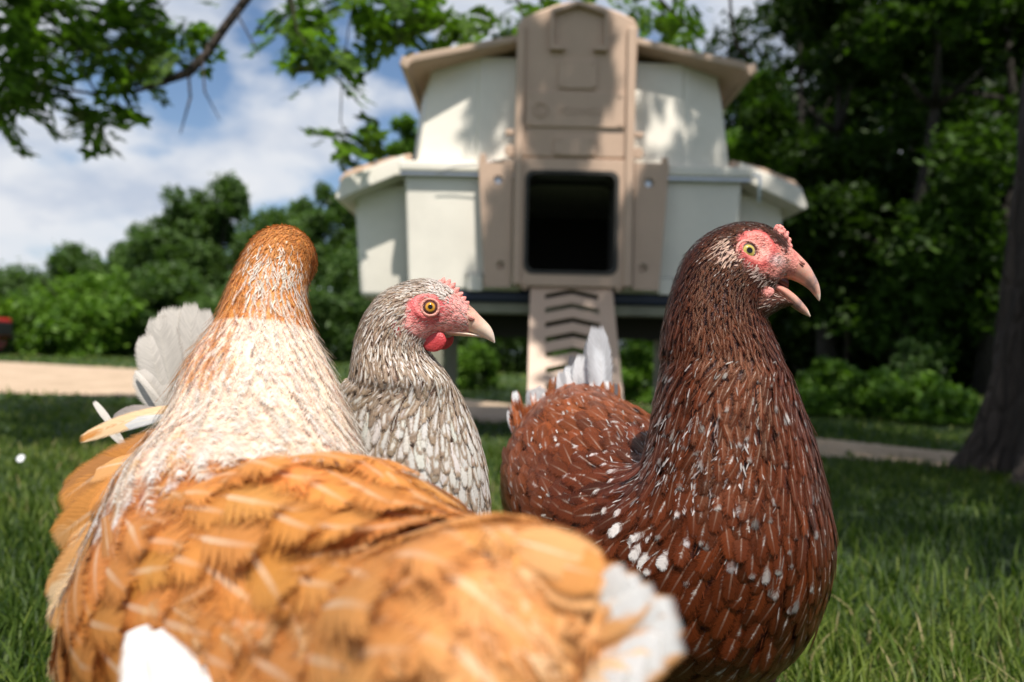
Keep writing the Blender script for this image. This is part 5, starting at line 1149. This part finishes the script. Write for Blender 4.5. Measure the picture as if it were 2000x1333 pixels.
# ---------------------------------------------------------------- orange hen, back to the camera
def orange_hen():
    root = empty('hen', (-.07, .30, 0)); setp(root, 'large buff orange hen with white cape at the left front, seen from behind', 'hen', 'hens in front of the coop')
    R = [ring(.000, .178, .226, .010, .011, 10, 128), ring(.001, .190, .228, .035, .028, 12, 126), ring(-.005, .213, .229, .054, .040, 12, 122), ring(-.030, .248, .220, .055, .051, 4, 120), ring(-.066, .290, .217, .072, .066, 4, 118), ring(-.092, .322, .213, .075, .074, 16, 112),
         ring(-.106, .350, .226, .074, .072, 38, 104), ring(-.117, .372, .256, .066, .060, 58, 96), ring(-.123, .395, .291, .044, .046, 74, 90), ring(-.129, .410, .318, .035, .037, 80, 88), ring(-.131, .421, .341, .0255, .0255, 80, 84), ring(-.132, .430, .361, .0215, .0200, 70, 84), ring(-.131, .442, .376, .0200, .0180, 45, 84),
         ring(-.131, .454, .382, .018, .0168, 18, 94), ring(-.131, .467, .380, .0155, .0150, 0, 98), ring(-.132, .479, .378, .013, .012, -8, 98), ring(-.133, .489, .375, .008, .008, -10, 98)]
    lf = Loft(R); V, F_, K, T = lf.mesh(10, 96)
    col = np.where((K < 6.6)[:, None], np.array([.40, .15, .035]), np.where((K < 10)[:, None], np.array([.70, .56, .43]), np.array([.50, .20, .045])))
    col[K > 14] = (.6, .15, .13)
    obj_np('body', V, F_, M_skin, root, True, attrs={'col': col})
    H = np.array([math.cos(math.radians(98)), math.sin(math.radians(98)), 0]); b0 = np.array([-.133, .488, .375])
    mb = MB(); mb.tube([b0, b0+H*.008-UP*.002, b0+H*.016-UP*.006, b0+H*.020-UP*.012], [.0075, .0058, .0034, .0006], 12); mb.build('beak', M_beakG, root, smooth=True)
    mb = MB()
    for i in range(5): c = np.array([-.132, .474, .389]) + H*(i*.0045-.006) - UP*(.0012*i); mb.ell(c, H*.0035, np.cross(H, UP)*.0018, UP*.006, 10, 8, .1)
    mb.build('comb', M_comb, root, smooth=True)
    Sd = np.cross(H, UP)
    for sg in (-1, 1):
        blob('wattle', root, M_wat, b0 - H*.004 - UP*.012 + Sd*sg*.005, H*.005, Sd*.0018, UP*.0065, .05)
        blob('eye', root, M_eyeG, np.array([-.131, .467, .384]) + Sd*sg*.0120, H*.0042, Sd*.003, UP*.0042, 0)
    def size(k, th, P_): return np.interp(k, [0, 2, 5, 6.5, 8, 10, 11, 12, 16], [.0135, .0140, .0120, .0088, .0052, .0034, .0024, .0018, .0016])
    k, th, _ = sample(lf, size, 90000); p, d, nn = lf.frame(k, th); s = size(k, th, p); keep = k < 14.6
    k, th, p, d, nn, s = [a[keep] for a in (k, th, p, d, nn, s)]; n = len(k); rx, ry = projN(p); r = RNG.random(n)
    Lr = np.interp(k, [0, 3, 5, 6.5, 8, 10, 12, 16], [3.6, 3.5, 3.2, 4.6, 5.0, 5.0, 3.6, 3]); Wr = np.interp(k, [0, 5, 6.5, 8, 10, 12, 16], [2.6, 2.5, 2.4, 2.1, 1.4, 1.0, .85])
    bc = vary((.60, .235, .055), n, .12, .03); pale = vary((.74, .41, .18), n, .08); rr = np.clip((3.6-k)/2.5, 0, 1)[:, None]*.55; bc = bc*(1-rr) + pale*rr
    tipc = vary((.70, .36, .13), n, .1); spot = np.full(n, .86); cent = np.zeros(n); spot[r < .5] = 2
    j = k + RNG.normal(0, .22, n); lat = np.sin(th)
    cape = (j > 6.35) & (j < 10.8); bc[cape] = vary((.68, .60, .52), cape.sum(), .12, .02); tipc[cape] = vary((.74, .70, .66), cape.sum(), .06); spot[cape] = .5
    m_ = cape & (r < .05); bc[m_] = vary((.62, .34, .13), m_.sum(), .15)
    m_ = cape & (j > 8.8) & (r < .32); bc[m_] = vary((.55, .24, .06), m_.sum(), .15)
    nx = RNG.normal(0, 11, n); ny = ry + RNG.normal(0, 12, n); xl = np.interp(ny, [480, 540, 600, 670, 712, 760], [492, 478, 462, 446, 425, 250]); xr = np.interp(ny, [480, 540, 600, 660, 800], [578, 588, 606, 668, 900])
    facing = np.sum(nn*(CAM-p), 1) > -.05
    wz = (ny > 492) & (rx+nx > xl) & (rx+nx < xr) & facing
    up_ = (j > 7.3) & ~wz; bc[up_] = vary((.52, .20, .045), up_.sum(), .2); tipc[up_] = vary((.60, .27, .08), up_.sum(), .15); spot[up_] = .8; cent[up_] = 0
    m_ = (j > 7.3) & wz; bc[m_] = vary((.66, .57, .48), m_.sum(), .14); tipc[m_] = (.74, .70, .65); spot[m_] = .5
    m_ = (j > 7.3) & wz & (ry < 600) & (r < .16); bc[m_] = vary((.58, .26, .07), m_.sum(), .15); spot[m_] = .7
    m_ = (j > 7.3) & ~facing & (j < 10.5); bc[m_] = vary((.80, .66, .50), m_.sum(), .1)
    m_ = (j > 12.6); bc[m_] = vary((.56, .22, .05), m_.sum(), .3); spot[m_] = 2
    side = np.cross(d, nn); d = d + side*(RNG.normal(0, 1, n)*np.where(k < 6, .13, .20))[:, None]; d -= nn*np.sum(d*nn, 1)[:, None]; d /= np.linalg.norm(d, axis=1)[:, None]
    lift = .05 + .035*(k < 6) + RNG.uniform(0, .06, n) + (RNG.random(n) < .10)*.10 + .06*(k > 11.6) + RNG.uniform(0, .12, n)*((k > 8.5) & (k < 13)); Rb = np.interp(k, [0, 2, 5, 8, 10, 14, 18], [.04, .06, .08, .07, .04, .03, .02]); curl = s*Lr/(2*Rb)*.75
    wing = (k > 1.6) & (k < 5.3) & (lat > .35) & (np.cos(th) < .8); wingL = (k > 1.6) & (k < 5.3) & (lat < -.35) & (np.cos(th) < .8); hack = (k > 6.0) & (k <= 11.6); head = k > 11.6
    def put(nm, q, fr=.5): feathers(nm, root, M_forange, p[q], d[q], nn[q], (s*Lr)[q]*RNG.uniform(.85, 1.2, q.sum()), (s*Wr)[q], curl[q], lift[q], bc[q], tipc[q], spot[q], cent[q], fr*1.3, hug=(lf, k[q], th[q]), camber=np.where(k[q] < 6.2, .07, .045))
    put('wing', wing); put('wing', wingL); put('neck_hackle', hack, .9); put('head_feathers', head, .8); put('back_plumage', ~(wing | wingL | hack | head))
    qq = (j < 6) & (r < .12); strands('down_strands', root, M_forange, lf, k[qq], th[qq], s[qq], bc[qq], 2, L_=(.6, 1.3), W=.0007, lo=.85, hi=1.25)
    qq = (j > 10.6); strands('neck_strands', root, M_forange, lf, k[qq], th[qq], s[qq], bc[qq], 2, L_=(1.2, 2.6), W=.0007, lo=.7, hi=1.3)
    O = (.60, .25, .06); O2 = (.66, .33, .12); Wh = (.62, .61, .60); Cr = (.76, .52, .30); Br = (.40, .17, .05)
    # white tail tips fanning out at the lower right
    sp = []
    for i, (tx, ty, tz) in enumerate([(1200, 1132, .190), (1235, 1130, .188), (1262, 1148, .186), (1288, 1172, .184), (1326, 1200, .182), (1332, 1240, .180), (1300, 1275, .178), (1268, 1310, .176), (1225, 1345, .175), (1180, 1380, .174)]):
        bx, by = 1050 + i*3, 1235 + i*14; sp.append(((bx, by, .196), (tx, ty, tz), .015, O2 if i < 7 else Cr, Wh, .42, .1, .06, (random.uniform(-.2, .2), 0, random.uniform(0, .4))))
    bigfeathers('tail', root, M_forange, sp, shape=(.35, .6, .78, .92, 1.0, .95, .55), fr_=.04)
    # fluffy coverts over the tail root
    sp = []
    for i in range(26):
        bx, by = random.uniform(820, 1060), random.uniform(1050, 1300); L_ = random.uniform(110, 190); a = math.radians(random.uniform(-5, 55)); yy = .203 - (bx-820)/240*.012
        sp.append(((bx, by, yy), (bx+L_*math.cos(a), by+L_*math.sin(a)*.75, yy-.007), random.uniform(.011, .018), random.choice([O, O2, O, O2]), random.choice([O2, O, O2]), .8, .1, .12, (random.uniform(-.2, .3), 0, random.uniform(0, .5))))
    bigfeathers('tail_coverts', root, M_forange, sp, shape=(.5, .8, .95, 1, .98, .85, .5))
    # loose wing and thigh fluff at the left, white flight feather below
    sp = []
    for a, b, w_, c0, c1 in [((330, 800, .375), (150, 858, .38), .010, Cr, O), ((320, 815, .372), (165, 850, .382), .007, Wh, Cr), ((330, 850, .36), (108, 985, .36), .022, Br, O), ((300, 880, .355), (118, 960, .37), .018, O, Br), ((290, 900, .35), (150, 930, .365), .016, O2, Br),
                             ((290, 930, .345), (98, 1060, .35), .024, O, O2), ((280, 960, .345), (130, 1075, .345), .020, O2, Cr), ((270, 1000, .34), (88, 1180, .345), .026, O2, Cr), ((270, 1050, .335), (92, 1230, .335), .024, Cr, O2), ((270, 1080, .33), (110, 1290, .33), .026, Cr, Cr),
                             ((280, 1120, .325), (130, 1330, .325), .026, O2, Cr), ((280, 1150, .32), (160, 1380, .32), .024, Cr, O2), ((290, 1190, .315), (190, 1410, .31), .022, O2, Cr), ((240, 1010, .342), (110, 1130, .352), .018, O, O2), ((250, 1150, .33), (100, 1340, .34), .022, Cr, Cr), ((300, 1230, .31), (215, 1450, .30), .022, Cr, O2),
                             ((310, 905, .35), (175, 1010, .34), .018, O, Br), ((300, 960, .338), (160, 1150, .333), .018, O, O2), ((300, 1020, .33), (170, 1240, .325), .018, O2, Cr), ((300, 1100, .322), (185, 1330, .315), .018, O2, O)]:
        sp.append((a, b, w_, c0, c1, .6, .0, .14, (random.uniform(-.5, .1), 0, random.uniform(0, .6))))
    bigfeathers('wing', root, M_forange, sp, shape=(.5, .8, .95, 1, .95, .8, .4))
    bigfeathers('flight_feather', root, M_forange, [((268, 1228, .235), (340, 1500, .215), .024, Wh, Wh, .5, .1, .04, (-.1, 0, .1)), ((300, 1236, .232), (430, 1480, .212), .020, Wh, Wh, .5, .1, .04, (.1, 0, .1)), ((205, 1010, .29), (262, 1400, .255), .012, Br, (.16, .07, .03), .3, .1, .04, (-.6, 0, 0))])
    # larger loose coverts lying on the back
    VV, _, KK, TT = lf.mesh(14, 120); qx, qy = projN(VV)
    def surf_at(x, y):
        dd = np.hypot(qx-x, qy-y); c = np.where(dd < 14)[0]
        if len(c) == 0: return None
        i_ = c[np.argmin(VV[c, 1] + dd[c]*.0002)]; return KK[i_], TT[i_]
    kk, tt, LL, WW, cc, t2, lf2, rr2 = [], [], [], [], [], [], [], []
    big = [(470, 985, .036, .020, (.62, .29, .09), .10), (530, 960, .030, .018, (.56, .22, .05), .08), (380, 960, .034, .018, (.60, .27, .08), .10), (640, 1040, .03, .018, (.64, .30, .10), .07), (740, 1080, .032, .019, (.68, .34, .12), .08), (860, 1020, .036, .020, (.72, .38, .15), .06), (930, 1090, .04, .022, (.70, .36, .13), .07), (300, 1040, .032, .014, (.62, .30, .10), .10), (260, 1120, .034, .014, (.66, .36, .15), .10), (430, 1160, .034, .017, (.66, .34, .13), .09), (560, 1180, .034, .018, (.68, .36, .14), .08), (690, 1200, .036, .019, (.72, .42, .20), .08), (820, 1200, .04, .02, (.74, .44, .22), .08)]
    for _ in range(70): big.append((random.uniform(230, 1080), random.uniform(920, 1320), random.uniform(.026, .040), random.uniform(.013, .020), random.choice([(.62, .27, .08), (.58, .24, .06), (.66, .32, .11), (.70, .38, .16)]), random.uniform(.03, .13)))
    for x, y, l_, w_, c_, li in big:
        r_ = surf_at(x, y)
        if r_ is None or r_[0] > 5.9: continue
        kk.append(r_[0]); tt.append(r_[1]); LL.append(l_); WW.append(w_); cc.append(c_); lf2.append(li)
    kk, tt = np.array(kk), np.array(tt); p, d, nn = lf.frame(kk, tt); sd_ = np.cross(d, nn); d = d + sd_*RNG.normal(0, .3, len(kk))[:, None]; d /= np.linalg.norm(d, axis=1)[:, None]
    feathers('coverts', root, M_forange, p, d, nn, np.array(LL), np.array(WW), .1, np.array(lf2)*1.3+.08, np.array(cc), np.clip(np.array(cc)*1.15, 0, .9), .75, 0, 1.0, hug=(lf, kk, tt), camber=.06)
    legs(root, [(-.105, .29, .14, -.11, .29, 118), (-.04, .31, .14, -.035, .32, 118)], M_shank, M_downO)
orange_hen()

# white feather lying on the lawn at the left
def ground_feather():
    b = gp(38, 938); t = gp(46, 918); d = (t-b); d[2] = 0; l = .045; d /= np.linalg.norm(d)
    o = feathers('feather', None, M_fgrey, np.array([b + UP*.045]), np.array([d + UP*.25]), np.array([[.1, -.6, 1.0]]), l, .022, .1, .1, (.85, .85, .88), (.9, .9, .9), .5, .3, .4)
    setp(o, 'small white feather lying on the grass at the left of the orange hen', 'feather')
ground_feather()
